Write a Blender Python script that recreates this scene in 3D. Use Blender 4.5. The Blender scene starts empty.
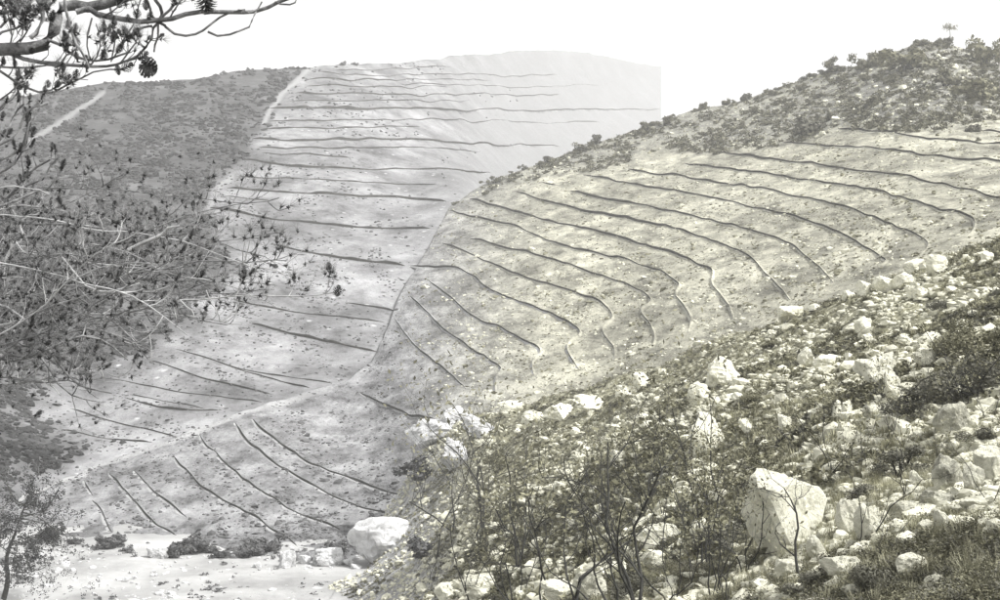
import bpy, math, random
import numpy as np

# ------------------------------------------------------------------ camera, sky, sun, exposure
scene = bpy.context.scene
F = 50.0 / 36.0                      # focal length in frame widths (frame is 1000 units wide, 600 high)
FP = F * 1000.0
cam_data = bpy.data.cameras.new("camera")
cam_data.lens = 50.0
cam_data.sensor_width = 36.0
cam_data.clip_start = 0.05
cam_data.clip_end = 12000.0
camera = bpy.data.objects.new("camera", cam_data)
camera.rotation_euler = (math.radians(90), 0, 0)
scene.collection.objects.link(camera)
scene.camera = camera

SUN_ELEV = math.radians(48)
SUN_AZ = math.radians(114)            # clockwise from +Y: from the right, a little behind the camera
world = bpy.data.worlds.new("World")
scene.world = world
world.use_nodes = True
wn, wl = world.node_tree.nodes, world.node_tree.links
wn.clear()
sky = wn.new("ShaderNodeTexSky")
sky.sky_type = 'NISHITA'
sky.sun_disc = False
sky.sun_elevation = SUN_ELEV
sky.sun_rotation = SUN_AZ
sky.air_density = 1.0
sky.dust_density = 6.0
sky.ozone_density = 1.0
hs = wn.new("ShaderNodeHueSaturation")
hs.inputs['Saturation'].default_value = 0.06
wl.new(sky.outputs[0], hs.inputs['Color'])
bg = wn.new("ShaderNodeBackground")
bg.inputs['Strength'].default_value = 0.15
wl.new(hs.outputs[0], bg.inputs['Color'])
wo = wn.new("ShaderNodeOutputWorld")
wl.new(bg.outputs[0], wo.inputs['Surface'])

sun_data = bpy.data.lights.new("sun", 'SUN')
sun_data.energy = 4.2
sun_data.angle = math.radians(0.6)
sun_data.color = (1.0, 0.99, 0.975)
sun = bpy.data.objects.new("sun", sun_data)
scene.collection.objects.link(sun)
sx = math.sin(SUN_AZ) * math.cos(SUN_ELEV)
sy = math.cos(SUN_AZ) * math.cos(SUN_ELEV)
sz = math.sin(SUN_ELEV)
from mathutils import Vector
sun.rotation_euler = Vector((sx, sy, sz)).to_track_quat('Z', 'Y').to_euler()
sun.location = (60, 0, 80)

vs = scene.view_settings
vs.view_transform = 'Standard'
vs.look = 'None'
vs.gamma = 1.0
vs.use_curve_mapping = False
vs.exposure = 0.50
HAZE_DENSITY = 0.0008

scene.render.engine = 'CYCLES'
scene.cycles.use_denoising = True
scene.cycles.max_bounces = 6
scene.cycles.volume_bounces = 1
scene.cycles.use_adaptive_sampling = True
scene.cycles.adaptive_threshold = 0.02

rng = np.random.default_rng(7)
random.seed(7)
COL = scene.collection.objects

# ------------------------------------------------------------------ noise and interpolation helpers
def _hash(ix, iy, iz, seed):
    h = (ix * 374761393 + iy * 668265263 + iz * 2147483647 + seed * 974634777) & 0xFFFFFFFF
    h = ((h ^ (h >> 13)) * 1274126177) & 0xFFFFFFFF
    h = (h ^ (h >> 16)) & 0xFFFFFFFF
    return h / 4294967295.0

def vnoise(x, y, z=None, seed=0):
    x = np.asarray(x, float); y = np.asarray(y, float)
    z = np.zeros_like(x) if z is None else np.asarray(z, float)
    ix, iy, iz = np.floor(x).astype(np.int64), np.floor(y).astype(np.int64), np.floor(z).astype(np.int64)
    fx, fy, fz = x - ix, y - iy, z - iz
    sx_, sy_, sz_ = fx*fx*(3-2*fx), fy*fy*(3-2*fy), fz*fz*(3-2*fz)
    r = 0
    for a in (0, 1):
        for b in (0, 1):
            for c in (0, 1):
                w = (sx_ if a else 1-sx_) * (sy_ if b else 1-sy_) * (sz_ if c else 1-sz_)
                r = r + w * _hash(ix+a, iy+b, iz+c, seed)
    return r * 2 - 1

def fbm(x, y, z=None, seed=0, octaves=4):
    r, a, f = 0, 1.0, 1.0
    for o in range(octaves):
        r = r + a * vnoise(np.asarray(x)*f, np.asarray(y)*f, None if z is None else np.asarray(z)*f, seed + o*17)
        a *= 0.5; f *= 2.03
    return r

class TPS:
    def __init__(self, pts, vals, smooth=1e-4):
        p = np.asarray(pts, float); n = len(p)
        self.p = p
        K = self._k(p, p) + np.eye(n) * smooth
        P = np.hstack([np.ones((n, 1)), p])
        A = np.zeros((n+3, n+3)); A[:n, :n] = K; A[:n, n:] = P; A[n:, :n] = P.T
        b = np.zeros(n+3); b[:n] = vals
        self.w = np.linalg.lstsq(A, b, rcond=None)[0]
    @staticmethod
    def _k(a, b):
        r2 = ((a[:, None, :] - b[None, :, :])**2).sum(-1)
        return 0.5 * r2 * np.log(r2 + 1e-12)
    def __call__(self, q):
        q = np.asarray(q, float)
        out = np.empty(len(q))
        n = len(self.p)
        for i in range(0, len(q), 20000):
            s = q[i:i+20000]
            out[i:i+20000] = self._k(s, self.p) @ self.w[:n] + self.w[n] + s @ self.w[n+1:]
        return out

def smooth(a, b, x):
    t = np.clip((np.asarray(x, float) - a) / (b - a), 0, 1)
    return t*t*(3-2*t)

def ray(u, v, d):
    """frame position (1000 x 600 units) and distance along the view axis to a world point"""
    u = np.asarray(u, float); v = np.asarray(v, float)
    return np.stack([(u-500)/FP*d, d*np.ones_like(u), (300-v)/FP*d], -1)

# ------------------------------------------------------------------ materials
MATS = {}
def new_mat(name, rough=0.9):
    m = bpy.data.materials.new(name); m.use_nodes = True
    nt = m.node_tree
    b = nt.nodes['Principled BSDF']
    b.inputs['Roughness'].default_value = rough
    b.inputs['Specular IOR Level'].default_value = 0.15
    MATS[name] = m
    return m, nt, b

def N(nt, kind, **kw):
    n = nt.nodes.new(kind)
    for k, v in kw.items():
        if k.startswith('i_'):
            n.inputs[k[2:]].default_value = v
        else:
            setattr(n, k, v)
    return n

def noise_node(nt, scale, detail=4, rough=0.55, coord=None):
    n = N(nt, "ShaderNodeTexNoise")
    n.inputs['Scale'].default_value = scale
    n.inputs['Detail'].default_value = detail
    n.inputs['Roughness'].default_value = rough
    if coord is not None: nt.links.new(coord, n.inputs['Vector'])
    return n

def ramp(nt, src, stops):
    r = N(nt, "ShaderNodeValToRGB")
    e = r.color_ramp.elements
    while len(e) > 1: e.remove(e[-1])
    e[0].position = stops[0][0]; e[0].color = (*stops[0][1], 1)
    for p, c in stops[1:]:
        x = e.new(p); x.color = (*c, 1)
    nt.links.new(src, r.inputs[0])
    return r

def mix(nt, fac, a, b, mode='MIX'):
    m = N(nt, "ShaderNodeMix", data_type='RGBA', blend_type=mode)
    for sock, val in ((0, fac), (6, a), (7, b)):
        if isinstance(val, bpy.types.NodeSocket): nt.links.new(val, m.inputs[sock])
        else: m.inputs[sock].default_value = val if sock == 0 else (*val, 1)
    return m.outputs[2]

def g(x, warm=0.0):
    return (x*(1+0.03*warm), x*(1+0.012*warm), x*(1-0.16*warm))

def bump(nt, b, src, strength, dist):
    bp = N(nt, "ShaderNodeBump")
    bp.inputs['Strength'].default_value = strength
    bp.inputs['Distance'].default_value = dist
    nt.links.new(src, bp.inputs['Height'])
    nt.links.new(bp.outputs[0], b.inputs['Normal'])

def attr(nt, name):
    return N(nt, "ShaderNodeAttribute", attribute_name=name).outputs['Fac']

def hill_material(name, patch, streak, speck, dark, light, scrub_col, stretch=(1.0, 0.35, 2.2), con=1.0):
    """bare stony soil, grey to buff by the 'tone' attribute, dark scrub ground by the 'scrub' attribute"""
    m, nt, b = new_mat(name)
    geo = N(nt, "ShaderNodeNewGeometry").outputs['Position']
    n1 = noise_node(nt, patch, 5, 0.62, geo)
    mp = N(nt, "ShaderNodeMapping"); mp.inputs['Scale'].default_value = stretch
    mp.inputs['Rotation'].default_value = (0, 0, 0.5)
    nt.links.new(geo, mp.inputs[0])
    n2 = noise_node(nt, streak, 10, 0.78, mp.outputs[0])
    c1 = ramp(nt, n1.outputs[0], [(0.38, g(dark)), (0.50, g((dark+light)/2)), (0.60, g(light))])
    c2 = ramp(nt, n2.outputs[0], [(0.36, g(1-0.65*con)), (0.46, g(1-0.22*con)), (0.54, g(1+0.08*con)), (0.64, g(1+0.45*con))])
    col = mix(nt, 1.0, c1.outputs[0], c2.outputs[0], 'MULTIPLY')
    v = N(nt, "ShaderNodeTexVoronoi"); v.inputs['Scale'].default_value = speck
    nt.links.new(geo, v.inputs['Vector'])
    sp = ramp(nt, v.outputs['Distance'], [(0.10, (1, 1, 1)), (0.24, (0, 0, 0))])
    n3 = noise_node(nt, speck*0.31, 3, 0.6, geo)
    gate = ramp(nt, n3.outputs[0], [(0.42, (0, 0, 0)), (0.56, (0.9, 0.9, 0.9))])
    dm = mix(nt, 1.0, sp.outputs[0], gate.outputs[0], 'MULTIPLY')
    col = mix(nt, dm, col, g(dark*0.35))
    gate2 = ramp(nt, n3.outputs[0], [(0.36, (1, 1, 1)), (0.44, (0, 0, 0))])
    lm = mix(nt, 1.0, sp.outputs[0], gate2.outputs[0], 'MULTIPLY')
    col = mix(nt, lm, col, g(0.80))
    col = mix(nt, 1.0, col, (0.66, 0.66, 0.668) if streak > 0.3 else (0.76, 0.76, 0.77), 'MULTIPLY')
    warm = mix(nt, 1.0, col, (1.56, 1.52, 1.22), 'MULTIPLY')
    col = mix(nt, attr(nt, 'tone'), col, warm)
    n4 = noise_node(nt, patch*2.5, 5, 0.7, geo)
    sc = ramp(nt, n4.outputs[0], [(0.34, g(scrub_col*0.6)), (0.52, g(scrub_col)), (0.70, g(scrub_col*1.9))])
    col = mix(nt, attr(nt, 'scrub'), col, sc.outputs[0])
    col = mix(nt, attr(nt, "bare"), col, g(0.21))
    col = mix(nt, attr(nt, 'track'), col, g(0.31 if streak < 0.3 else 0.52))
    nt.links.new(col, b.inputs['Base Color'])
    n5 = noise_node(nt, streak*2.2, 8, 0.72, geo)
    bump(nt, b, n5.outputs[0], 0.9 if streak > 0.3 else 0.45, 0.9/streak*0.35)
    return m

hill_material('far_hill_soil', 0.06, 0.15, 0.60, 0.20, 0.38, 0.085, (1.0, 0.7, 1.6), 0.95)
hill_material('near_hill_soil', 0.13, 0.55, 1.9, 0.29, 0.54, 0.16)

def rock_mat(name, scale, stops, warm, pit):
    m, nt, b = new_mat(name, 0.92)
    geo = N(nt, "ShaderNodeNewGeometry").outputs['Position']
    n1 = noise_node(nt, scale, 10, 0.68, geo)
    c = ramp(nt, n1.outputs[0], [(p, g(x, warm)) for p, x in stops])
    mp = N(nt, "ShaderNodeMapping"); mp.inputs['Scale'].default_value = (1.0, 1.0, 0.35); nt.links.new(geo, mp.inputs[0])
    n2 = noise_node(nt, scale*3.1, 8, 0.75, mp.outputs[0])
    st = ramp(nt, n2.outputs[0], [(0.33, g(1-pit)), (0.44, g(1.0))])
    col = mix(nt, 1.0, c.outputs[0], st.outputs[0], 'MULTIPLY')
    nt.links.new(col, b.inputs['Base Color'])
    n3 = noise_node(nt, scale*2.2, 12, 0.78, geo)
    bump(nt, b, n3.outputs[0], 1.0, 0.3/scale)
    return m

def simple_mat(name, scale, stops, warm=0.0, rough=0.9, bump_s=0.5, bump_d=0.02, detail=6):
    m, nt, b = new_mat(name, rough)
    geo = N(nt, "ShaderNodeNewGeometry").outputs['Position']
    n1 = noise_node(nt, scale, detail, 0.65, geo)
    c = ramp(nt, n1.outputs[0], [(p, g(x, warm)) for p, x in stops])
    nt.links.new(c.outputs[0], b.inputs['Base Color'])
    if bump_s:
        n2 = noise_node(nt, scale*3, 8, 0.7, geo)
        bump(nt, b, n2.outputs[0], bump_s, bump_d)
    return m

m_, nt_, b_ = new_mat('rocky_ground', 0.95)
geo_ = N(nt_, "ShaderNodeNewGeometry").outputs['Position']
n_ = noise_node(nt_, 1.6, 10, 0.72, geo_)
ca_ = ramp(nt_, n_.outputs[0], [(p, g(x, 1.7)) for p, x in [(0.36, 0.08), (0.46, 0.18), (0.55, 0.32), (0.66, 0.48)]])
cb_ = ramp(nt_, n_.outputs[0], [(p, g(x, 0.1)) for p, x in [(0.34, 0.16), (0.47, 0.33), (0.56, 0.50), (0.68, 0.62)]])
nt_.links.new(mix(nt_, attr(nt_, 'left'), ca_.outputs[0], cb_.outputs[0]), b_.inputs['Base Color'])
n2_ = noise_node(nt_, 5.0, 9, 0.75, geo_)
bump(nt_, b_, n2_.outputs[0], 1.0, 0.12)
simple_mat('valley_dirt', 0.25, [(0.34, 0.25), (0.48, 0.34), (0.62, 0.43)], 0.1, 0.95, 0.8, 0.08, 10)
simple_mat('terrace_bank_shade', 0.9, [(0.35, 0.035), (0.6, 0.08)], 0.5, 0.95, 0.6, 0.06)  # shade of the cut face put into the soil colour
simple_mat('spur_bench_lit_soil', 0.7, [(0.30, 0.30), (0.55, 0.40), (0.75, 0.48)], 0.0, 0.95, 0.5, 0.05)  # sunlight on the flat step painted in as paler soil, grey on the spur
simple_mat('terrace_bench_lit_soil', 0.7, [(0.30, 0.34), (0.55, 0.46), (0.75, 0.56)], 0.8, 0.95, 0.5, 0.05)  # sunlit bench painted in as paler soil, buff version
rock_mat('limestone', 3.5, [(0.30, 0.36), (0.40, 0.70), (0.50, 0.80), (0.66, 0.85)], 1.0, 0.6)
rock_mat('grey_limestone', 1.6, [(0.32, 0.34), (0.44, 0.60), (0.60, 0.80)], 0.0, 0.6)
rock_mat('lichened_limestone', 4.0, [(0.36, 0.22), (0.47, 0.46), (0.60, 0.76)], 1.0, 0.6)
simple_mat('stone_litter', 2.2, [(0.34, 0.32), (0.48, 0.52), (0.62, 0.70)], 1.1, 0.95, 0.3, 0.02)
simple_mat('dark_wood', 9.0, [(0.35, 0.03), (0.65, 0.07)], 0.5, 0.9, 0.4, 0.01)
simple_mat('pale_twig', 9.0, [(0.35, 0.24), (0.65, 0.52)], 0.0, 0.9, 0.4, 0.01)
simple_mat('pine_bark', 14.0, [(0.34, 0.09), (0.50, 0.20), (0.68, 0.42)], 0.0, 0.95, 0.9, 0.02)
simple_mat('pine_cone_scale', 25.0, [(0.35, 0.045), (0.65, 0.085)], 0.0, 0.9, 0.3, 0.005)
simple_mat('pine_needle', 6.0, [(0.35, 0.14), (0.65, 0.30)], 0.0, 0.8, 0, 0)
simple_mat('grey_scrub_leaf', 0.3, [(0.35, 0.07), (0.65, 0.15)], 0.0, 0.85, 0, 0)
simple_mat('heath_leaf', 0.12, [(0.38, 0.02), (0.60, 0.06)], 0.0, 0.85, 0, 0)
simple_mat('ridge_leaf', 1.2, [(0.35, 0.08), (0.50, 0.13), (0.68, 0.20)], 1.7, 0.85, 0, 0)
simple_mat('olive_leaf', 1.2, [(0.35, 0.10), (0.50, 0.17), (0.68, 0.27)], 1.9, 0.8, 0, 0)
simple_mat('dark_leaf', 1.2, [(0.35, 0.085), (0.65, 0.155)], 1.2, 0.8, 0, 0)
simple_mat('dry_grass', 1.5, [(0.35, 0.18), (0.52, 0.30), (0.68, 0.46)], 1.7, 0.9, 0, 0)

# ------------------------------------------------------------------ mesh helpers
def mesh_np(name, verts, faces, mats, fmat=None, smooth_shade=False):
    me = bpy.data.meshes.new(name)
    verts = np.asarray(verts, np.float32)
    me.vertices.add(len(verts)); me.vertices.foreach_set('co', verts.ravel())
    faces = np.asarray(faces, np.int32)
    k = faces.shape[1]
    me.loops.add(faces.size); me.loops.foreach_set('vertex_index', faces.ravel())
    me.polygons.add(len(faces))
    me.polygons.foreach_set('loop_start', np.arange(0, faces.size, k, dtype=np.int32))
    try: me.polygons.foreach_set('loop_total', np.full(len(faces), k, np.int32))
    except Exception: pass
    for mt in (mats if isinstance(mats, (list, tuple)) else [mats]): me.materials.append(MATS[mt])
    if fmat is not None: me.polygons.foreach_set('material_index', np.asarray(fmat, np.int32))
    me.polygons.foreach_set('use_smooth', np.full(len(faces), bool(smooth_shade)))
    me.update(calc_edges=True); me.validate()
    return me

def add_attr(me, name, vals):
    a = me.attributes.new(name, 'FLOAT', 'POINT')
    a.data.foreach_set('value', np.asarray(vals, np.float32))

def obj(name, me, parent=None, **props):
    o = bpy.data.objects.new(name, me); COL.link(o)
    if parent is not None: o.parent = parent
    for k, v in props.items(): o[k] = v
    return o

def empty(name, loc, label, category, group=None):
    o = bpy.data.objects.new(name, None); COL.link(o)
    o.location = loc; o.empty_display_size = 0.2
    o['label'] = label; o['category'] = category
    if group: o['group'] = group
    return o

def grid_faces(rows, cols, flip=False):
    i = np.arange(rows-1)[:, None]*cols + np.arange(cols-1)[None, :]
    f = np.stack([i, i+1, i+cols+1, i+cols], -1).reshape(-1, 4)
    return f[:, ::-1] if flip else f

# ------------------------------------------------------------------ hills seen across the valley
class Hill:
    def __init__(self, ctrl, crest, bottom, disp):
        c = np.array(ctrl, float)
        self.tps = TPS(c[:, :2]/100.0, np.log(c[:, 2]), 1e-3)
        self.crest = np.array(crest, float); self.bottom = np.array(bottom, float)
        self.disp = disp
    def top(self, u): return np.interp(u, self.crest[:, 0], self.crest[:, 1])
    def bot(self, u): return np.interp(u, self.bottom[:, 0], self.bottom[:, 1])
    def P(self, u, v):
        u = np.asarray(u, float); v = np.asarray(v, float)
        d = np.exp(self.tps(np.stack([u.ravel(), v.ravel()], -1)/100.0)).reshape(u.shape)
        p = ray(u, v, d[..., None][..., 0])
        p[..., 2] += self.disp(p[..., 0], p[..., 1])
        return p
    def frame(self, u, v, e=1.5):
        """point, downhill unit vector and normal"""
        p = self.P(u, v); pu = self.P(u+e, v) - p; pv = self.P(u, v+e) - p
        n = np.cross(pv, pu); n /= np.linalg.norm(n, axis=-1, keepdims=True)
        n[n[..., 2] < 0] *= -1
        return p, n
    def mesh(self, name, mat, us, rows, back, masks, cliff=False, fold=False):
        us = np.asarray(us, float)
        tt = np.linspace(0, 1, rows)[:, None]
        U = np.repeat(us[None, :], rows, 0)
        V = self.bot(us)[None, :]*(1-tt) + self.top(us)[None, :]*tt
        p = self.P(U, V)
        m = {k: f(U, V) for k, f in masks.items()}
        top = p[-1]; extra = []
        for k, (dist, drop) in enumerate(back):          # the far side of the hill, falling away behind the crest
            q = top.copy(); r = np.hypot(q[:, 0], q[:, 1])
            q[:, 0] *= (r+dist)/r; q[:, 1] *= (r+dist)/r
            q[:, 2] -= drop*(1 - (0.97*smooth(335, 375, us)*(1-smooth(430, 462, us)) if fold else 0))
            extra.append(q[None])
        p = np.concatenate([p]+extra, 0)
        m = {k: np.concatenate([a]+[a[-1:]]*len(back), 0) for k, a in m.items()}
        if cliff:                                        # the right-hand end of the hill drops away from the viewer
            ex = []
            for dist, drop in cliff:
                q = p[:, -1:, :].copy(); r = np.hypot(q[..., 0], q[..., 1])
                q[..., 0] *= (r+dist)/r; q[..., 1] *= (r+dist)/r; q[..., 2] -= drop
                ex.append(q)
            p = np.concatenate([p]+ex, 1)
            m = {k: np.concatenate([a]+[a[:, -1:]]*len(cliff), 1) for k, a in m.items()}
        rws, cls = p.shape[:2]
        me = mesh_np(name, p.reshape(-1, 3), grid_faces(rws, cls), mat, None, True)
        for k, a in m.items(): add_attr(me, k, a.ravel())
        for k in ('tone', 'scrub', 'track', 'bare'):
            if k not in m: add_attr(me, k, np.zeros(rws*cls))
        return obj(name, me, kind='structure')

CREST_B = [(-200, 590), (-100, 560), (0, 512), (60, 482), (100, 463), (150, 446), (200, 428), (250, 409), (300, 394), (345, 381),
           (372, 362), (385, 335), (400, 295), (430, 245), (450, 207), (470, 193), (500, 177), (560, 156), (610, 139), (660, 122), (700, 109),
           (740, 102), (790, 84), (830, 72), (860, 66), (890, 54), (920, 45), (940, 42), (960, 47), (985, 54), (1000, 57), (1150, 80), (1400, 130)]
BOT_B = [(-200, 640), (-100, 625), (0, 595), (400, 575), (440, 500), (600, 440), (800, 360), (1000, 290), (1400, 250)]
CTRL_B = [(-200, 590, 62), (-100, 560, 69), (0, 512, 83), (60, 482, 95), (200, 428, 108), (345, 381, 126), (385, 335, 142), (400, 295, 155), (450, 207, 195),
          (500, 177, 202), (660, 122, 208), (800, 80, 202), (940, 42, 192), (1000, 57, 192), (1150, 80, 192), (1400, 130, 185),
          (-100, 600, 62), (0, 575, 66), (100, 560, 70), (200, 560, 70), (300, 560, 70), (400, 548, 72), (440, 430, 96), (600, 390, 96),
          (800, 310, 90), (1000, 232, 84), (1150, 190, 84), (1400, 190, 84), (700, 220, 140), (550, 280, 138), (850, 180, 130), (300, 470, 93), (345, 430, 108), (300, 430, 106), (250, 450, 99), (372, 420, 110), (400, 380, 121), (440, 340, 132), (400, 480, 86)]
def disp_b(x, y):
    return 0.12*fbm(x/11, y/14, None, 3, 3) + 0.13*fbm(x/1.7, y/2.2, None, 9, 3)
HB = Hill(CTRL_B, CREST_B, BOT_B, disp_b)

CREST_C = [(-400, 160), (-250, 140), (0, 102), (60, 93), (110, 86), (200, 80), (290, 70), (345, 63), (420, 61), (470, 56), (510, 51), (560, 51),
           (600, 55), (640, 63), (661, 67)]
BOT_C = [(-400, 600), (-100, 568), (0, 520), (60, 490), (200, 436), (345, 389), (372, 370), (385, 343), (400, 303), (430, 253), (450, 215), (470, 200), (500, 185), (560, 164), (661, 130)]
CTRL_C = [(-400, 160, 300), (-250, 140, 285), (0, 102, 275), (110, 86, 285), (290, 70, 305), (345, 63, 320), (420, 61, 365), (470, 56, 420), (510, 51, 480),
          (560, 51, 550), (600, 55, 605), (661, 67, 690), (100, 200, 200), (207, 210, 188), (300, 150, 228), (300, 250, 172), (100, 300, 152), (350, 200, 200),
          (100, 400, 124), (200, 378, 127), (300, 337, 141), (420, 195, 212), (420, 130, 280), (500, 110, 400), (600, 100, 560),
          (-400, 520, 72), (-100, 520, 74), (0, 500, 87), (60, 475, 102), (130, 449, 110), (200, 424, 116), (260, 403, 121), (300, 390, 124), (345, 378, 127.5), (372, 359, 134), (385, 332, 144), (400, 292, 157),
          (430, 242, 178.5), (450, 204, 200), (470, 190, 224), (500, 174, 300), (560, 153, 420), (661, 120, 610)]
def disp_c(x, y):
    s = np.clip(np.hypot(x, y)/350, 0.2, 0.9)
    return s*(0.7*fbm(x/55, y/70, None, 5, 3) + 0.45*fbm(x/8, y/12, None, 15, 3))
HC = Hill(CTRL_C, CREST_C, BOT_C, disp_c)

# boundary between the dark heath and the terraced flank of the far hill (frame position at which it runs)
EDGE_C = np.array([(66, 318), (95, 287), (125, 266), (160, 246), (190, 216), (210, 207), (235, 212), (262, 232), (290, 215), (320, 190), (350, 150),
                   (372, 90), (386, 40), (410, 30), (430, 62), (445, 95), (458, 70), (480, 20)], float)
def scrub_c(U, V):
    e = np.interp(V, EDGE_C[:, 0], EDGE_C[:, 1])
    e = e + 9*vnoise(U/22, V/14, None, 31)
    wide = smooth(240, 380, V)
    e = e + wide*26*fbm(U/40, V/18, None, 33, 3)
    return (1 - smooth(-9-26*wide, 7+26*wide, U-e))*(1-0.25*wide)
def seg_dist(U, V, poly):
    best = np.full(U.shape, 1e9)
    for (x0, y0), (x1, y1) in zip(poly[:-1], poly[1:]):
        dx, dy = x1-x0, y1-y0
        t = np.clip(((U-x0)*dx + (V-y0)*dy)/(dx*dx+dy*dy), 0, 1)
        best = np.minimum(best, np.hypot(U-x0-t*dx, V-y0-t*dy))
    return best
def track_c(U, V):
    t1 = seg_dist(U, V, [(20, 148), (45, 132), (70, 118), (88, 106), (103, 94)])
    t2 = seg_dist(U, V, [(318, 66), (300, 80), (283, 97), (270, 112), (264, 124)])
    t3 = seg_dist(U, V, [(232, 176), (217, 187), (214, 198), (206, 212)])
    return np.clip(0.75*(1-smooth(1.0, 3.5, t1)) + 0.9*(1-smooth(1.0, 3.5, t2)) + 0.7*(1-smooth(1.5, 4.0, t3)), 0, 1)
def tone_b(U, V): return smooth(390, 570, U)
def scrub_b(U, V):
    e = np.interp(U, [-200, 440, 470, 560, 660, 705, 780, 838, 900, 1000, 1400], [0, 0, 196, 170, 152, 150, 140, 126, 122, 120, 130])
    a = 1 - smooth(-10, 12, V - e - 8*vnoise(U/30, V/20, None, 41)); a = a*(1 + 0.35*smooth(760, 900, U))
    bt = np.interp(U, [0, 60, 130, 260, 300, 400], [545, 530, 541, 547, 556, 560])
    c = smooth(-9, 7, V - bt - 6*vnoise(U/15, V/15, None, 43)) * (U < 430)
    return np.clip(0.5*a + 0.85*c, 0, 1)
def crest_strip_b(U, V):  # pale strip along the spur crest, fading out to the right
    t1 = seg_dist(U, V, [(65, 481), (100, 465), (150, 448), (200, 430), (250, 411), (300, 397), (335, 388)])
    return 0.7*(1-smooth(1.0, 4.5, t1 + 1.2*vnoise(U/6, V/6, None, 47)))*(1-smooth(270, 345, U))

far_hill = HC.mesh('far_hill', 'far_hill_soil', np.linspace(-400, 661, 380), 150, [(8, 1.5), (30, 10), (90, 45), (200, 110), (420, 260)],
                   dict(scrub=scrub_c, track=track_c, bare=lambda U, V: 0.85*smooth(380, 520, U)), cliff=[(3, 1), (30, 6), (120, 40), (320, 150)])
near_hill = HB.mesh('terraced_hill', 'near_hill_soil', np.linspace(-200, 1400, 640), 170, [(2, 0.4), (7, 3), (18, 11), (40, 30), (70, 60)],
                    dict(tone=tone_b, scrub=scrub_b, track=crest_strip_b), fold=True)  # here the track attribute carries the pale strip on the spur crest

# ------------------------------------------------------------------ the valley floor: one sheet out to the horizon
FLOOR_Z = -13.0
ax = np.sinh(np.linspace(-6.2, 6.2, 261)); ax = ax/ax[-1]*3000
X, Y = np.meshgrid(ax - 12, ax + 62)
Z = FLOOR_Z + 0.16*fbm(X/4, Y/7, None, 51, 3)*np.exp(-((X+12)**2 + (Y-62)**2)/120**2)
me = mesh_np('valley_floor', np.stack([X, Y, Z], -1).reshape(-1, 3), grid_faces(*X.shape), 'valley_dirt', None, True)
valley_floor = obj('valley_floor', me, kind='structure')

# ------------------------------------------------------------------ the rocky slope the photographer stands on
A_PIX = [(1000, 600, 8), (850, 600, 9.5), (700, 600, 12), (600, 600, 15.5), (550, 600, 22), (500, 600, 31), (460, 600, 42), (425, 600, 54), (385, 600, 58.5), (340, 600, 60.4), (300, 600, 61.5), (360, 575, 65.9), (375, 555, 69),
         (1000, 450, 14.5), (800, 450, 21), (650, 450, 30), (550, 470, 38), (470, 500, 56), (430, 520, 66),
         (1000, 330, 24), (850, 350, 34), (700, 380, 48), (600, 420, 56)]
A_CREST = [(1250, 170, 38), (1100, 205, 40), (1000, 238, 42), (940, 264, 45), (880, 287, 48), (800, 312, 52), (740, 332, 56), (660, 366, 62), (600, 387, 66),
           (540, 402, 70), (480, 417, 75), (440, 430, 78), (420, 455, 77), (405, 495, 73), (392, 535, 69)]
wp = [(0, 0, -1.75), (4, 0, 0.0), (-3, 0, -3.6), (-2.5, 5.5, -4.2), (-6, 10, -6.8), (3, -6, 0.2), (-8, 25, -11), (-12, 45, -14), (-16, 62, -15), (-9, 66, -14.2),
      (20, 8, 6), (38, 40, 11), (-25, 8, -13), (-35, 40, -17), (40, 5, 14), (0, -10, -1.2), (-20, -8, -9), (-30, 80, -20), (-6, 96, -19)]
for u, v, d in A_PIX + A_CREST: wp.append(tuple(ray(u, v, d)))
for u, v, d in A_CREST: wp.append(tuple(ray(u, v+70, d+12)))
wp = np.array(wp, float)
A_TPS = TPS(wp[:, :2]/20.0, wp[:, 2], 2e-3)
def ground(x, y):
    x = np.asarray(x, float); y = np.asarray(y, float)
    z = A_TPS(np.stack([x.ravel(), y.ravel()], -1)/20.0).reshape(x.shape)
    return z + 0.22*fbm(x/2.6, y/3.2, None, 61, 3) + 0.05*fbm(x/0.5, y/0.6, None, 63, 2)

T = np.tan(np.radians(np.linspace(-56, 56, 560)))
T = np.sign(T)*np.abs(T)
ys = np.concatenate([np.linspace(-8, 1.2, 12)[:-1], np.geomspace(1.2, 100, 240)])
Yg = np.repeat(ys[:, None], len(T), 1)
Xg = T[None, :]*np.maximum(Yg, 3.0) * 1.0
Zg = ground(Xg, Yg)
me = mesh_np('rocky_slope', np.stack([Xg, Yg, Zg], -1).reshape(-1, 3), grid_faces(*Xg.shape), 'rocky_ground', None, True)
add_attr(me, 'left', 1-smooth(-0.075, 0.0, (Xg/np.maximum(Yg, 3)).ravel()))
rocky_slope = obj('rocky_slope', me, kind='structure')

YM = np.geomspace(2.5, 95, 600)
CU = np.arange(-60, 1420, 2.0)
_cx = ((CU-500)/FP)[:, None]*YM[None, :]
_gz = ground(_cx, np.repeat(YM[None, :], len(CU), 0))
_slope = np.where(_gz > FLOOR_Z, _gz/YM[None, :], -9.0)
_cum = np.maximum.accumulate(_slope, 1)
def cast(u, v):
    """first point of the rocky slope (or else the valley floor) seen at a frame position; returns points and a hit mask"""
    u = np.atleast_1d(np.asarray(u, float)); v = np.atleast_1d(np.asarray(v, float))
    ci = np.clip(np.round((u-CU[0])/2.0).astype(int), 0, len(CU)-1)
    rs = (300-v)/FP
    k = np.array([np.searchsorted(_cum[c], s) for c, s in zip(ci, rs)])
    hit = k < len(YM)
    d = np.where(hit, YM[np.minimum(k, len(YM)-1)], -FLOOR_Z*FP/np.maximum(v-300, 1))
    p = ray(u, v, d)
    if hit.any(): p[hit, 2] = ground(p[hit, 0], p[hit, 1])
    return p, hit

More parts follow.
